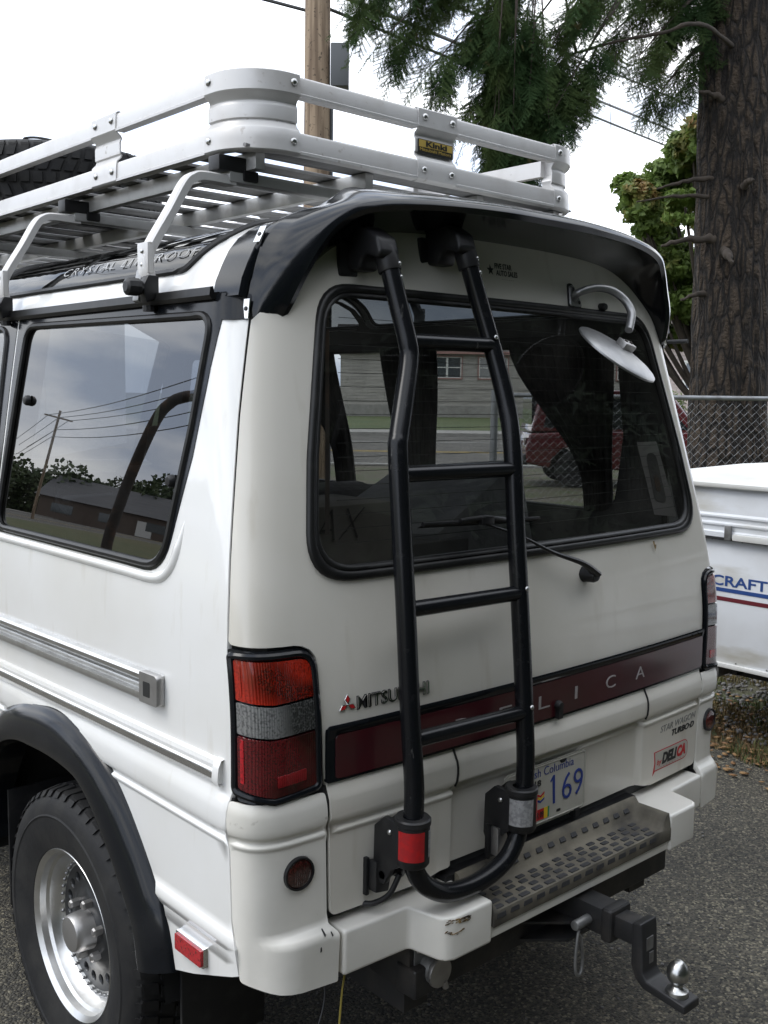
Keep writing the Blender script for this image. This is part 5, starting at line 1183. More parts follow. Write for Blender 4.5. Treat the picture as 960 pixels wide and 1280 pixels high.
# --- houses across the street ------------------------------------------------------------------------------
mat('siding',(.36,.34,.31),.8,noise=((.5,.5,7),(.28,.265,.24),.45,.6),coord='Object'); mat('siding_pink',(.40,.33,.31),.8,noise=((.4,.4,5),(.32,.27,.25),.45,.6)); mat('trim_pink',(.30,.17,.15),.7); mat('trim_white',(.62,.61,.58),.6); mat('house_glass',(.06,.07,.075),.08,coat=1); mat('shingle',(.10,.085,.075),.9,noise=(3,(.07,.06,.055),.4,.6)); mat('olive_blind',(.20,.20,.07),.7); mat('brick',(.30,.14,.09),.85,noise=(5,(.22,.10,.07),.4,.6))
def house(name,label,r0,r1,f0,dep,z1,wins,wall='siding',roofh=2.4,trim='trim_pink',base=.9,glass='house_glass',cat='house'):
    org = GP(r0,f0); e = empty(name,tuple(org),AZ); tag(e,label,cat,None)
    w = r1-r0
    # wall planks (clapboards) as one stepped sheet: local x along street, local y towards the street is -
    m = MB(); m.box((w/2,dep/2+.05,z1/2),(w,dep,z1)); m.build('wall',wall,e)
    cl = MB(); zz = base
    while zz < z1-.05:
        cl.put([(0,-.0,zz),(w,-.0,zz),(w,-.035,zz),(0,-.035,zz),(0,.0,zz+.24),(w,.0,zz+.24)],[(0,1,2,3),(3,2,5,4)]); zz += .24
    tag(cl.build('clapboard',wall,e,smooth=0),kind='stuff')
    MB().box((w/2,-.03,base/2),(w+.04,.12,base)).build('plinth','concrete',e)
    rf_ = MB(); ov=.5; rf_.put([(-ov,-ov,z1),(w+ov,-ov,z1),(w+ov,dep+ov,z1),(-ov,dep+ov,z1),(-ov,dep/2,z1+roofh),(w+ov,dep/2,z1+roofh)],[(0,1,5,4),(2,3,4,5),(0,4,3),(1,2,5),(0,3,2,1)]); rf_.build('roof','shingle',e,smooth=0)
    MB().box((w/2,-ov-.02,z1-.06),(w+2*ov,.06,.22)).build('fascia',trim,e)
    for (u,z,ww,hh,pn) in wins:
        fr_ = MB(); t=.10
        fr_.box((u,-.05,z+hh/2+t/2),(ww+2*t,.10,t)).box((u,-.05,z-hh/2-t/2),(ww+2*t,.12,t)).box((u-ww/2-t/2,-.05,z),(t,.10,hh)).box((u+ww/2+t/2,-.05,z),(t,.10,hh))
        wi = fr_.build('window',trim,e)
        for k in range(pn):
            pw = ww/pn; cx = u-ww/2+pw*(k+.5); MB().box((cx,-.025,z),(pw-.10,.03,hh-.06)).build('pane',glass,wi)
            MB().box((cx-pw/2+.04,-.05,z),(.08,.05,hh)).box((cx+pw/2-.04,-.05,z),(.08,.05,hh)).box((cx,-.05,z),(pw,.05,.07)).box((cx,-.05,z+hh/2-.03),(pw,.05,.06)).box((cx,-.05,z-hh/2+.03),(pw,.05,.06)).build('sash','trim_white',wi)
    return e
wins = [(8.2+3.55*k,3.82,2.2,1.6,2) for k in range(13)]
house('long_house','long beige clapboard house with paired windows across the street',-3.5,46,80,12,5.0,wins)
house('pink_house','pale pink house with white eaves behind the big fir tree',16.6,32,62,10,5.05,[(1.7,3.05,1.0,1.6,1),(5.0,3.05,1.6,1.6,2),(8.5,3.05,1.0,1.6,1)],wall='siding_pink',trim='trim_white')
house('brick_house','brick house with olive blinds glimpsed under the left of the roof rack',-17.0,-8.55,26,8,5.9,[(7.55,5.05,1.2,.9,1),(5.6,5.05,1.6,.9,1),(3.0,5.05,1.6,.9,1),(6.6,1.9,1.6,1.3,1)],wall='trim_white',trim='brick',base=.6,glass='olive_blind',roofh=.8)

# --- parked maroon car beyond the fence ------------------------------------------------------------------------
mat('maroon_car',(.10,.012,.016),.25,coat=1); mat('car_glass',(.02,.022,.025),.05,coat=1); mat('head_glass',(.5,.5,.5),.15,coat=1)
def make_car(name,label,loc,rz,paint='maroon_car'):
    e = empty(name,loc,rz); tag(e,label,'car')
    def ext(poly,y0,y1,nm,mt,bev): MB().prism(poly,y0,y1,'xz').build(nm,mt,e,bevel=bev,seg=3)
    low = [(-2.30,.45),(-2.32,.75),(-2.25,1.02),(-1.0,1.08),(1.0,1.08),(2.15,1.00),(2.30,.80),(2.30,.42),(1.85,.36),(1.80,.55),(1.62,.74),(1.38,.78),(1.15,.70),(1.02,.52),(1.0,.34),(-1.0,.34),(-1.02,.52),(-1.15,.70),(-1.38,.78),(-1.62,.74),(-1.80,.55),(-1.85,.36)]
    ext(low,-.88,.88,'body',paint,.05); cab = [(-2.22,1.05),(-2.05,1.78),(-1.80,1.86),(.25,1.86),(.45,1.80),(1.05,1.06)]; ext(cab,-.80,.80,'cabin',paint,.06)
    for sy in (-1,1):
        for poly in ([(-1.98,1.14),(-1.88,1.70),(-1.05,1.72),(-1.05,1.12)],[(-.95,1.12),(-.95,1.72),(-.10,1.72),(-.10,1.12)],[(0,1.12),(0,1.72),(.25,1.70),(.80,1.12)]): MB().prism(poly,sy*.795,sy*.806,'xz').build('window','car_glass',e)
    MB().prism([(-.68,1.16),(.68,1.16),(.62,1.70),(-.62,1.70)],-2.19,-2.12,'yz').build('rear_window','car_glass',e)
    MB().put([(.50,-.68,1.76),(.50,.68,1.76),(1.04,.74,1.12),(1.04,-.74,1.12)],[(0,1,2,3)]).build('windscreen','car_glass',e)
    for sx in (-1,1):
        MB().box((sx*2.31,0,.52),(.10,1.70,.20)).build('bumper','dark_steel',e,bevel=.03)
        for sy in (-1,1): MB().box((sx*2.29,sy*.68,.86),(.06,.26,.16)).build('head_light' if sx>0 else 'tail_light','head_glass' if sx>0 else 'lens_red',e,bevel=.02)
        for sy in (-1,1):
            V,F = lathe_geo([(0,.02),(.19,.02),(.20,.09),(.32,.09),(.345,.06),(.345,-.06),(.32,-.10),(.0,-.10)],28,'y',(sx*1.40,sy*.80,.345)); V = [(x,y if sy>0 else 2*sy*.80-y,z) for x,y,z in V]; MB().put(V,F).build('wheel','tyre_rubber',e,smooth=40)
    MB().box((-2.33,0,.80),(.02,.34,.12)).build('number_plate','plate_white',e)
    return e
make_car('parked_car','dark maroon estate car parked beyond the chain-link fence',tuple(GP(5.0,20.5)),AZ)

# --- utility pole, wires -----------------------------------------------------------------------------------------------
mat('pole_wood',(.30,.225,.155),.85,noise=((16,16,1.0),(.15,.105,.07),.40,.58),noise2=(26,(.09,.065,.045),.60,.68),bump=((30,30,3),.5,.01))
PO = Vector((5.85,8.33,0)); pe = empty('utility_pole',tuple(PO)); tag(pe,'brown wooden utility pole with grey box rising behind the roof rack','utility pole')
V,F = lathe_geo([(.175,0),(.160,3),(.148,6),(.140,9.2),(0,9.2)],20,'z'); MB().put(V,F).build('pole','pole_wood',pe,smooth=50)
bxm = MB(); rr_ = Rh*.265+Fh*-.04
mat('dark_box',(.075,.08,.085),.5,metal=.2); 
MB().box((rr_.x,rr_.y,5.50),(.21,.20,.48),rz=AZ).build('junction_box','dark_box',pe,bevel=.012)
MB().tube([(Rh.x*.17,Rh.y*.17,0),(Rh.x*.17,Rh.y*.17,5.3)],.02,8).build('conduit','dark_box',pe)
MB().box((0,0,8.6),(2.4,.10,.12),rz=AZ).build('cross_arm','pole_wood',pe)
WIRES = [((5.93,8.42,6.24),(23.8,14.2,8.15),.022),((5.93,8.42,6.44),(22.9,15.2,9.15),.030),((5.95,8.42,6.88),(23.6,14.6,9.65),.022)]

WIRES.append(((5.81,8.46,6.15),(-3.4,18.6,11.2),.02)); WIRES.append(((5.85,8.33,8.65),(-3.4,18.0,13.0),.015))
WL = ['lowest dark cable running down right from the utility pole','thick middle cable running down right from the utility pole','upper cable running down right from the utility pole','cable leaving the utility pole towards the upper left','cable from the top of the utility pole, out of sight to the left']
for i,(a,b,r) in enumerate(WIRES):
    a,b = Vector(a),Vector(b); pts = []
    for k in range(25):
        t = k/24*1.5 if i < 3 else k/24; p = a+(b-a)*t; sag = .35*(1-(2*k/24-1)**2)*(.5 if i<3 else 1)
        pts.append((p.x,p.y,p.z-(sag if i>=3 else 0)))
    tag(MB().tube(pts,r,6).build('overhead_cable','black_plastic',None,smooth=60),WL[i],'cable')
# far street pole the cables run to
pb = Vector(WIRES[0][0])+(Vector(WIRES[0][1])-Vector(WIRES[0][0]))*1.5
fp = empty('utility_pole',(pb.x,pb.y,0)); tag(fp,'distant utility pole hidden behind the tree foliage at right','utility pole')
V,F = lathe_geo([(.17,0),(.13,12.5),(0,12.5)],12,'z'); MB().put(V,F).build('pole','pole_wood',fp,smooth=50)

# --- trees -----------------------------------------------------------------------------------------------
def bark_mat(name, col, dark):
    m = mat(name, col, .95); t = m.node_tree; b = t.nodes['Principled BSDF']; c = N(t,'ShaderNodeTexCoord'); mpn = N(t,'ShaderNodeMapping'); mpn.inputs['Scale'].default_value = (11,11,2.6); t.links.new(c.outputs['Object'],mpn.inputs[0])
    wn = N(t,'ShaderNodeTexNoise'); wn.inputs['Scale'].default_value = 1.3; wn.inputs['Detail'].default_value = 4; t.links.new(mpn.outputs[0],wn.inputs['Vector'])
    ad = N(t,'ShaderNodeVectorMath',operation='ADD'); sc_ = N(t,'ShaderNodeVectorMath',operation='SCALE'); sc_.inputs['Scale'].default_value = .9; t.links.new(wn.outputs['Color'],sc_.inputs[0]); t.links.new(mpn.outputs[0],ad.inputs[0]); t.links.new(sc_.outputs[0],ad.inputs[1])
    vo = N(t,'ShaderNodeTexVoronoi',feature='DISTANCE_TO_EDGE'); vo.inputs['Scale'].default_value = 1.0; t.links.new(ad.outputs[0],vo.inputs['Vector'])
    fn = N(t,'ShaderNodeTexNoise'); fn.inputs['Scale'].default_value = 26; fn.inputs['Detail'].default_value = 8; t.links.new(c.outputs['Object'],fn.inputs['Vector'])
    r = N(t,'ShaderNodeMapRange'); r.inputs['From Min'].default_value=.0; r.inputs['From Max'].default_value=.22; t.links.new(vo.outputs['Distance'],r.inputs['Value'])
    mu = N(t,'ShaderNodeMath',operation='MULTIPLY'); t.links.new(r.outputs[0],mu.inputs[0]); t.links.new(fn.outputs['Fac'],mu.inputs[1])
    cr_ = N(t,'ShaderNodeValToRGB'); e = cr_.color_ramp.elements; e[0].position=.05; e[0].color=(*dark,1); e[1].position=.62; e[1].color=(*col,1); t.links.new(mu.outputs[0],cr_.inputs[0]); t.links.new(cr_.outputs[0],b.inputs['Base Color'])
    bp_ = N(t,'ShaderNodeBump'); bp_.inputs['Strength'].default_value=1; bp_.inputs['Distance'].default_value=.10; t.links.new(mu.outputs[0],bp_.inputs['Height']); t.links.new(bp_.outputs[0],b.inputs['Normal'])
bark_mat('fir_bark',(.080,.058,.040),(.009,.007,.006))
mat('bare_wood',(.055,.043,.033),.9,noise=(9,(.03,.024,.019),.4,.7))
mat('fir_needle',(.024,.050,.016),.9,spec=.2,noise=(2.2,(.065,.095,.030),.42,.64),noise2=(9,(.10,.085,.035),.64,.74)); mat('fir_needle_dark',(.018,.032,.018),.8,noise=(1.2,(.035,.052,.024),.42,.66))
mat('maple_leaf',(.17,.25,.055),.65,noise=(1.3,(.30,.19,.07),.52,.70),noise2=(6,(.11,.17,.038),.42,.62)); mat('hedge_leaf',(.035,.06,.018),.7,noise=(1,(.06,.08,.025),.4,.65))
for nm in ('maple_leaf','fir_needle'):
    t = MATS[nm].node_tree; b = t.nodes['Principled BSDF']; o_ = [n for n in t.nodes if n.type=='OUTPUT_MATERIAL'][0]
    tl = N(t,'ShaderNodeBsdfTranslucent'); src = b.inputs['Base Color'].links[0].from_socket; t.links.new(src,tl.inputs[0]); ms = N(t,'ShaderNodeMixShader'); ms.inputs[0].default_value=.35
    t.links.new(b.outputs[0],ms.inputs[1]); t.links.new(tl.outputs[0],ms.inputs[2]); t.links.new(ms.outputs[0],o_.inputs['Surface'])
def spray_base(step=.022, nl=.045, seed=1, tw=.07):
    rg = np.random.default_rng(seed); V = []; T = []
    def needles(a,b):
        d = b-a; L_ = np.linalg.norm(d); d = d/L_; n = max(2,int(L_/step)); side = np.cross(d,[0,0,1]); side /= (np.linalg.norm(side)+1e-9)
        for k in range(n):
            p = a+d*L_*(k+.5)/n
            for s in (-1,1):
                q = (side*s*.8+d*.65+np.array([0,0,rg.uniform(-.35,.45)])); q /= np.linalg.norm(q); l = nl*rg.uniform(.7,1.15); w = d*step*.42
                i = len(V); V.extend([p-w,p+w,p+q*l]); T.append((i,i+1,i+2))
        i = len(V); w = side*.006; V.extend([a-w,a+w,b]); T.append((i,i+1,i+2))
    P = lambda t: np.array([t,.06*math.sin(3*t),-.10*t*t])
    for k in range(6): needles(P(k/6),P((k+1)/6))
    t = .06; s = 1
    while t < .97:
        l = .42*(1-t)**.8+.07; a = P(t); ang = rg.uniform(.65,.95)*s; b = a+np.array([math.cos(ang)*l,math.sin(ang)*l,-.12*l+rg.uniform(-.06,.04)]); needles(a,b); s = -s; t += tw
    return np.array(V),np.array(T)
SB_C = [spray_base(.075,.14,seed=k,tw=.12) for k in range(3)]; SB_F = [spray_base(.020,.055,seed=k,tw=.06) for k in range(3)]
def place_sprays(items, bases, seed=0):
    """items: (pos, dir, up, scale)"""
    VV=[];TT=[];n=0
    for i,(p,d,u,s) in enumerate(items):
        V,T = bases[i%len(bases)]; d = np.array(d,float); d/=np.linalg.norm(d)+1e-9; u=np.array(u,float); u=u-d*(u@d); u/=np.linalg.norm(u)+1e-9; w=np.cross(u,d)
        VV.append((V*s)@np.array([d,w,u])+np.array(p)); TT.append(T+n); n+=len(V)
    return np.concatenate(VV),np.concatenate(TT)
def trunk_mesh(pts, radii, n=72, rough=.10, seed=2, rows=90):
    P = [np.array(p,float) for p in pts]; rg=np.random.default_rng(seed); ph=rg.uniform(0,6.28,8); V=[];F=[]
    for k in range(rows+1):
        t=k/rows*(len(P)-1); i=min(int(t),len(P)-2); f=t-i; c=P[i]*(1-f)+P[i+1]*f; r=radii[i]*(1-f)+radii[i+1]*f
        for j in range(n):
            a=2*math.pi*j/n; z=c[2]
            fur=abs(math.sin(a*9+.9*math.sin(z*1.7+ph[0])+ph[1]))*.6+abs(math.sin(a*17+1.3*math.sin(z*2.9+ph[2])+ph[3]))*.4
            q=r*(1+rough*(fur-.6)+.035*math.sin(a*3+ph[4]+z*.4)+.02*math.sin(z*6+a*5)); V.append((c[0]+q*math.cos(a),c[1]+q*math.sin(a),z))
    for k in range(rows):
        for j in range(n): F.append((k*n+j,k*n+(j+1)%n,(k+1)*n+(j+1)%n,(k+1)*n+j))
    return V,F
def branch_path(a,b,droop,n=8):
    a,b=Vector(a),Vector(b); out=[]
    for k in range(n+1):
        t=k/n; p=a+(b-a)*t; p.z+=droop*math.sin(math.pi*t)*.5; out.append(p)
    return out
def sprays_along(path, rg, n, smin, smax, hang=.6, start=.2):
    it=[]; m=len(path)-1
    for k in range(n):
        t=start+(1-start)*rg.random(); i=min(int(t*m),m-1); f=t*m-i; p=path[i]*(1-f)+path[i+1]*f; tan=(path[i+1]-path[i]).normalized(); side=tan.cross(Vector((0,0,1))).normalized()*(1 if rg.random()<.5 else -1)
        d=tan*rg.uniform(.2,.9)+side*rg.uniform(.1,1.0)+Vector((0,0,-hang*rg.uniform(.1,1.7))); it.append((p+Vector((rg.uniform(-.06,.06),rg.uniform(-.06,.06),rg.uniform(-.25,.05))),d,Vector((rg.uniform(-.5,.5),rg.uniform(-.5,.5),1)),rg.uniform(smin,smax)))
    it.append((path[-1],path[-1]-path[-2],Vector((0,0,1)),smax)); return it
# big fir on the right
FB = Vector((8.53,4.40,0)); ft = empty('fir_tree',tuple(FB)); tag(ft,'massive dark fir trunk with drooping branches at the right edge','tree')
inv = Matrix.Translation(-FB)
def ftb(o): o.parent = ft; o.matrix_parent_inverse = inv; return o
tp = [(8.53,4.40,-.05),(8.58,4.43,.6),(8.66,4.49,1.36),(8.83,4.64,3.49),(8.98,4.80,5.72),(9.2,4.95,9.0),(9.6,5.2,15.0)]
V,F = trunk_mesh(tp,[.60,.47,.415,.395,.375,.32,.14]); ftb(MB().put(V,F).build('trunk','fir_bark',None,smooth=60))
rg = random.Random(11); items=[]; BR=[]
def br(a,b,r0,r1,droop,n,smin=.35,smax=.65,hang=.7,start=.2,vis=True):
    p=branch_path(a,b,droop); BR.append((p,r0,r1)); items.extend(sprays_along(p,rg,n,smin,smax,hang,start))
T0 = lambda z: Vector((8.86+(z-3.49)*.105,4.63+(z-3.49)*.04,z))
# the drooping mass over the rack
for (bx,n,z0) in (((4.75,5.85,5.05),70,6.6),((5.05,5.60,4.75),75,6.3),((5.35,5.30,4.45),80,6.0),((5.65,5.05,4.25),80,5.8),((5.45,5.35,5.2),80,7.2),((5.85,4.80,4.35),70,5.7),((5.95,5.00,4.9),70,6.4),((4.55,6.05,5.35),60,7.4),((5.60,4.90,3.95),55,5.5),((6.1,4.7,5.5),60,7.0),((5.2,5.4,5.7),70,7.8),((4.9,5.7,5.6),60,8.0)):
    br(T0(z0+2.0),bx,.028,.006,.9,int(n*.85),.28,.55,1.0,.82)
for k in range(30):                                       # extra hanging twigs filling the middle of the mass
    x = 5.35+.5*rg.random(); y = 5.35-.55*rg.random(); z = 5.3-.5*rg.random(); b=(x+rg.uniform(-.12,.12),y+rg.uniform(-.12,.12),z-.7-.75*rg.random()); p=branch_path((x,y,z+.2),b,.05); BR.append((p,.008,.003)); items.extend(sprays_along(p,rg,26,.2,.38,1.0,.05))
# foliage close to the trunk
for (bx,n,z0) in (((7.75,5.20,5.35),60,6.5),((7.60,5.45,5.60),60,6.8),((8.0,5.15,4.95),50,5.9),((7.5,5.5,5.95),60,7.1),((8.05,5.25,5.5),50,6.5),((7.9,5.3,6.1),50,7.1)):
    br(T0(z0),bx,.045,.006,.35,int(n*1.2),.28,.48,.7,.3)
# higher crown, out of the picture but shading the lot
for k in range(70):
    z0 = 7.5+7*rg.random(); a = rg.uniform(0,6.28); L_ = 3.6*(1-(z0-7.5)/9.5)+.6; b = T0(z0)+Vector((math.cos(a)*L_,math.sin(a)*L_,-.25*L_)); 
    p=branch_path(T0(z0),b,.3); BR.append((p,.04,.008)); 
    for q in sprays_along(p,rg,16,.5,.9,.5,.2): items.append(q)
V,T = place_sprays(items,SB_F); ftb(foreach_mesh('crown',V,T,'fir_needle'))
print('fir tris',len(T))
for p,r0,r1 in BR:
    ftb(MB().tube([tuple(q) for q in p],[r0+(r1-r0)*i/(len(p)-1) for i in range(len(p))],6).build('branch','bare_wood',None,smooth=60))
# bare limbs and broken stubs
def limb(pts,r0,r1,nm='bare_limb'): 
    s=[(x+rg.uniform(-.25,.25)*r0,y+rg.uniform(-.25,.25)*r0,z+rg.uniform(-.3,.3)*r0) for x,y,z in spline(pts,6)]; ftb(MB().tube(s,[(r0+(r1-r0)*i/(len(s)-1))*rg.uniform(.78,1.22) for i in range(len(s))],9).build(nm,'bare_wood',None,smooth=60))
limb([(8.85,4.7,5.55),(7.44,4.30,5.38),(7.08,4.47,5.26),(6.79,4.72,5.18),(6.43,5.02,5.04),(6.24,5.16,4.84),(6.15,5.2,4.62)],.024,.008)
for k in range(4):
    x=6.25+.2*k; y=5.12-.09*k; limb([(x,y,5.0+.04*k),(x-.05,y+.02,4.75),(x-.12+.1*rg.random(),y,4.35+.2*rg.random()),(x-.1,y-.05,4.0+.4*rg.random())],.004,.0012,'bare_twig')
limb([(6.6,4.9,5.1),(6.45,4.95,4.85),(6.2,5.05,4.7),(6.0,5.1,4.45)],.014,.003); limb([(6.43,5.02,5.04),(6.3,5.0,5.3),(6.1,4.95,5.6)],.018,.008)
for a,b,r in (((8.55,4.66,4.12),(7.98,5.08,3.99),.028),((8.60,4.62,3.92),(7.80,5.20,3.85),.024),((8.50,4.60,3.46),(7.98,4.99,3.38),.045),((8.45,4.50,3.30),(8.20,4.26,3.16),.050),((8.45,4.62,2.86),(8.10,4.79,2.79),.035),((8.62,4.66,4.95),(8.30,4.82,5.0),.04),((8.6,4.4,4.0),(8.45,4.2,4.02),.04)):
    a,b=Vector(a),Vector(b); m_=(a+b)/2+Vector((0,0,.03)); limb([tuple(a),tuple(m_),tuple(b)],r*1.2,r*.35,'broken_stub')
mat('cut_wood',(.34,.13,.06),.8); V,F = lathe_geo([(0,.02),(.042,.015),(.05,0),(.06,-.03)],16,'z'); nd=(CAM-Vector((8.47,4.40,2.83))); nd.z=0; nd.normalize(); xx=Vector((0,0,1)).cross(nd); mtx=Matrix(((*xx,0),(0,0,1,0),(*nd,0),(0,0,0,1))).transposed(); mtx.translation=Vector((8.475,4.395,2.83))-nd*.045
ftb(MB().put([tuple(mtx@Vector(p)) for p in V],F).build('pruning_scar','cut_wood',None))

# broadleaf tree beyond the fence
def leaf_tree(name,label,base,height,clumps,nleaf,size,mt,seed,limbs=True,rtr=.16):
    rg=np.random.default_rng(seed); b=Vector(base); e=empty(name,tuple(b)); tag(e,label,'tree'); iv=Matrix.Translation(-b)
    V=[];
    P=[];Nn=[]
    for (cx,cy,cz,rx,rz_,w) in clumps:
        n=int(nleaf*w); d=rg.normal(size=(n,3)); d/=np.linalg.norm(d,axis=1)[:,None]; r=rg.uniform(.45,1.0,n)**.6; q=d*r[:,None]*np.array([rx,rx,rz_]); 
        keep=(np.sin(q[:,0]*4.1+cx)+np.sin(q[:,1]*4.7+cy)+np.sin(q[:,2]*5.3+cz))>-.75; q=q[keep]; P.append(q+np.array([cx,cy,cz])); Nn.append(d[keep])
    P=np.concatenate(P);Nn=np.concatenate(Nn); n=len(P); nn=Nn+rg.normal(size=(n,3))*.7+np.array([0,0,.4]); nn/=np.linalg.norm(nn,axis=1)[:,None]
    u=np.cross(nn,rg.normal(size=(n,3))); u/=np.linalg.norm(u,axis=1)[:,None]; w=np.cross(nn,u); s=(rg.uniform(.6,1.2,n)*size)[:,None]
    A=np.stack([P-u*s,P+w*s*.55-nn*s*.1,P+u*s,P-w*s*.55-nn*s*.1],1); T=np.arange(n*4).reshape(-1,4); o=foreach_mesh('crown',A.reshape(-1,3),T,mt); o.parent=e; o.matrix_parent_inverse=iv
    m=MB(); c=np.mean([[k[0],k[1],k[2]] for k in clumps],axis=0); sp_=spline([tuple(b),(b.x+.05,b.y,b.z+height*.3),(c[0],c[1],c[2])],6); m.tube(sp_,[rtr*(1-.6*i/(len(sp_)-1)) for i in range(len(sp_))],10)
    for (cx,cy,cz,rx,rz_,w_) in clumps:
        a=Vector(sp_[len(sp_)//2]); bb=Vector((cx,cy,cz)); m_=(a+bb)/2+Vector((0,0,-.15)); ss=spline([tuple(a),tuple(m_),tuple(bb)],5); m.tube(ss,[rtr*.4*(1-.7*i/(len(ss)-1)) for i in range(len(ss))],6)
    o=m.build('trunk','bare_wood',None,smooth=60); o.parent=e; o.matrix_parent_inverse=iv; return e
rgc=random.Random(4); mc=Vector((13.61,7.86,3.93)); cl=[]
for k in range(66):
    a=rgc.uniform(0,6.28); r=1.75*rgc.random()**.6; z=rgc.uniform(-1.25,1.95); k_=math.sqrt(max(.15,1-(z/2.15)**2)); cl.append((mc.x+Rh.x*math.cos(a)*r*k_*.95+Fh.x*math.sin(a)*r*.8-.05*Rh.x,mc.y+Rh.y*math.cos(a)*r*k_*.95+Fh.y*math.sin(a)*r*.8-.05*Rh.y,mc.z+z,rgc.uniform(.32,.55),rgc.uniform(.22,.36),1))
leaf_tree('broadleaf_tree','light green broadleaf tree with rusty tips behind the fir trunk',(mc.x+.4*Rh.x,mc.y+.4*Rh.y,0),4.0,cl,1100,.075,'maple_leaf',3)
for i,(r,f,w,h) in enumerate(((8.0,30,1.5,1.2),(15.5,58,2.6,2.0),(12,50,2.2,1.6))):
    p=GP(r,f); leaf_tree('shrub',('low green shrub on the near side of the street','rounded shrub against the pink house','green bush at the edge of the lawn across the street')[i],(p.x,p.y,0),h,[(p.x+rgc.uniform(-w/2,w/2),p.y+rgc.uniform(-w/2,w/2),h*rgc.uniform(.35,.8),w*.35,h*.35,1) for k in range(7)],420,.10,'lawn',8+i,rtr=.04)['category']='shrub'

# firs standing behind the photographer: they shade the tail of the van
def far_fir(name,label,x,y,h,rad,seed,z0=.8,nb=120,per=12,smin=.7,smax=1.3):
    rg=random.Random(seed); e=empty(name,(x,y,0)); tag(e,label,'tree'); iv=Matrix.Translation((-x,-y,0)); it=[]
    for k in range(nb):
        t=(k+rg.random())/nb; z=z0+(h-z0)*t; a=k*2.399+rg.uniform(-.3,.3); L_=rad*(1-t)**.8+.35; p=branch_path((x,y,z+.2*L_),(x+math.cos(a)*L_,y+math.sin(a)*L_,z-.25*L_),.2,5); it.extend(sprays_along(p,rg,int(per*(1.2-t)),smin,smax,.5,.15))
    V,T=place_sprays(it,SB_C); o=foreach_mesh('crown',V,T,'fir_needle_dark'); o.parent=e; o.matrix_parent_inverse=iv
    V,F=trunk_mesh([(x,y,-.05),(x,y,h*.4),(x,y,h*.97)],[rad*.11,rad*.08,.03],n=20,rows=30); o=MB().put(V,F).build('trunk','fir_bark',None,smooth=60); o.parent=e; o.matrix_parent_inverse=iv; return e
FL_ = ('leftmost','second from left','middle','fourth from left','rightmost')
for i,(x,y,h,r_) in enumerate(((-4.8,-6.8,8.0,3.2),(-1.2,-6.5,8.8,3.3),(2.4,-6.2,9,3.4),(6.0,-5.6,9,3.3),(9.4,-3.8,9,3.0))):
    far_fir('fir_tree',FL_[i]+' dark fir of the row standing behind the photographer',x,y,h,r_,20+i,z0=.5,nb=150,per=12,smin=1.0,smax=1.8)['group']='firs behind the photographer'

# --- what the side window mirrors: field, sheds, tree line, street poles -------------------------------
mat('shed_roof',(.10,.10,.105),.7,noise=((.3,4,4),(.075,.075,.08),.4,.6)); mat('shed_wall',(.10,.075,.06),.8)
def shed(name,label,x,y,w,d,h,rh,rz,wall):
    e=empty(name,(x,y,0),rz); tag(e,label,'building'); MB().box((0,0,h/2),(w,d,h)).build('wall',wall,e); MB().put([(-w/2-.5,-d/2-.5,h),(w/2+.5,-d/2-.5,h),(w/2+.5,d/2+.5,h),(-w/2-.5,d/2+.5,h),(-w/2-.5,0,h+rh),(w/2+.5,0,h+rh)],[(0,1,5,4),(2,3,4,5),(0,4,3),(1,2,5),(0,3,2,1)]).build('roof','shed_roof',e,smooth=0)
    for k in range(5): MB().box((-w*.4+w*.2*k,-d/2-.03,h*.55),(w*.09,.06,h*.4)).build('window','house_glass',e)
    MB().box((w*.05,-d/2-.03,h*.38),(1.6,.05,h*.72)).build('door','trim_white',e)
shed('low_hall','long low hall with a grey roof across the field, mirrored in the side window',-58,96,24,14,3.2,3.2,math.radians(38),'shed_wall')
shed('dark_shed','near shed with a dark pitched roof, mirrored low in the side window',-40,46,10,12,2.4,2.2,math.radians(70),'shed_wall')
rgt=random.Random(9)
V_=[];
cl=[]
for k in range(60):
    a=math.radians(95+95*k/60); R_=125+rgt.uniform(-10,10); cl.append((math.cos(a)*R_,math.sin(a)*R_,rgt.uniform(2.5,7.5),rgt.uniform(3,6),rgt.uniform(2.5,6),1))
P=[];rgn=np.random.default_rng(12)
for (cx,cy,cz,rx,rz_,w) in cl:
    d=rgn.normal(size=(1500,3)); d/=np.linalg.norm(d,axis=1)[:,None]; P.append(d*np.array([rx,rx,rz_])*rgn.uniform(.6,1,(1500,1))+np.array([cx,cy,cz]))
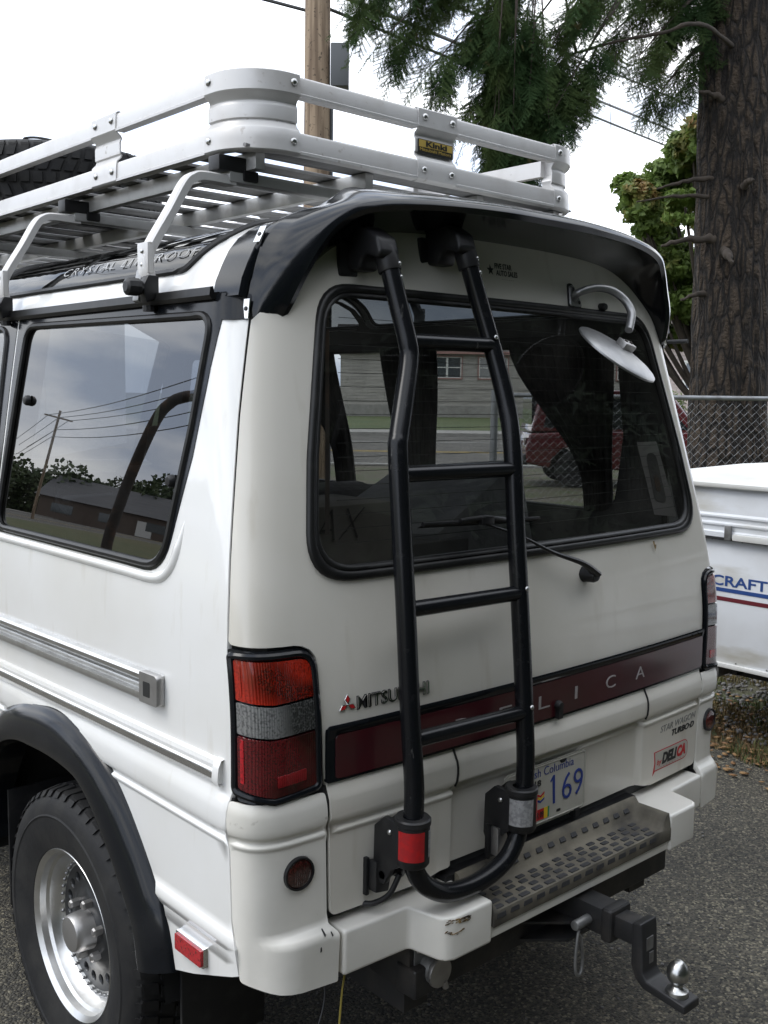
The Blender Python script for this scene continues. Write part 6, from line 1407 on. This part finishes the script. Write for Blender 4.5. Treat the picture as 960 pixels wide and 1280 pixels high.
P=np.concatenate(P); n=len(P); u=rgn.normal(size=(n,3)); u/=np.linalg.norm(u,axis=1)[:,None]; w=np.cross(u,rgn.normal(size=(n,3))); w/=np.linalg.norm(w,axis=1)[:,None]; A=np.stack([P-u*.28,P+w*.28,P+u*.28,P-w*.28],1)
tag(foreach_mesh('far_wood',A.reshape(-1,3),np.arange(n*4).reshape(-1,4),'hedge_leaf'),'distant dark tree line beyond the field','woodland',kind='stuff')
for i,(x,y) in enumerate(((-5.5,-9.0),(-28,62))):
    e=empty('street_pole',(x,y,0)); tag(e,('near thin street pole','farther thin street pole')[i]+' left of the van, mirrored in the side window','pole'); V,F=lathe_geo([(.11,0),(.08,8.6),(0,8.6)],12,'z'); MB().put(V,F).build('pole','pole_wood',e,smooth=50); MB().box((0,0,8.1),(1.8,.1,.1),rz=.4).build('cross_arm','pole_wood',e)
CL_=('outermost top','middle top','innermost top','lower','lowest')
k=0
for (za,zb,dx) in ((8.1,8.1,-.7),(8.1,8.1,0),(8.1,8.1,.7),(7.2,7.3,0),(6.6,6.8,.1)):
    pts=[]
    for j in range(33):
        t=-.3+j/32*1.6; x=-5.5+dx+(-22.5)*t; y=-9.0+71*t; pts.append((x,y,za+(zb-za)*t-1.2*math.sin(math.pi*(t%1))))
    tag(MB().tube(pts,.02,5,caps=False).build('overhead_cable','black_plastic',None,smooth=60),CL_[k]+' overhead cable slung between the street poles left of the van','cable','cables left of the van'); k+=1
# bent pole beside the lot, the dark curve in the side window
bpts=[(-3.4,4.30,2.30),(-3.4,4.55,2.44),(-3.4,4.75,2.50),(-3.4,4.93,2.48),(-3.4,5.03,2.44),(-3.4,5.14,2.35),(-3.4,5.24,2.13),(-3.4,5.33,1.84),(-3.4,5.38,1.54),(-3.4,5.42,1.29),(-3.4,5.44,1.0),(-3.4,5.45,.5),(-3.4,5.45,0)]
e=empty('bent_pole',(-3.4,5.45,0)); tag(e,'bent brown pole mirrored as a dark curve in the side window','pole')
o=MB().tube(spline(bpts,4),.042,12).build('pipe','rust_steel',None,smooth=60); o.parent=e; o.matrix_parent_inverse=Matrix.Translation((3.4,-5.45,0))
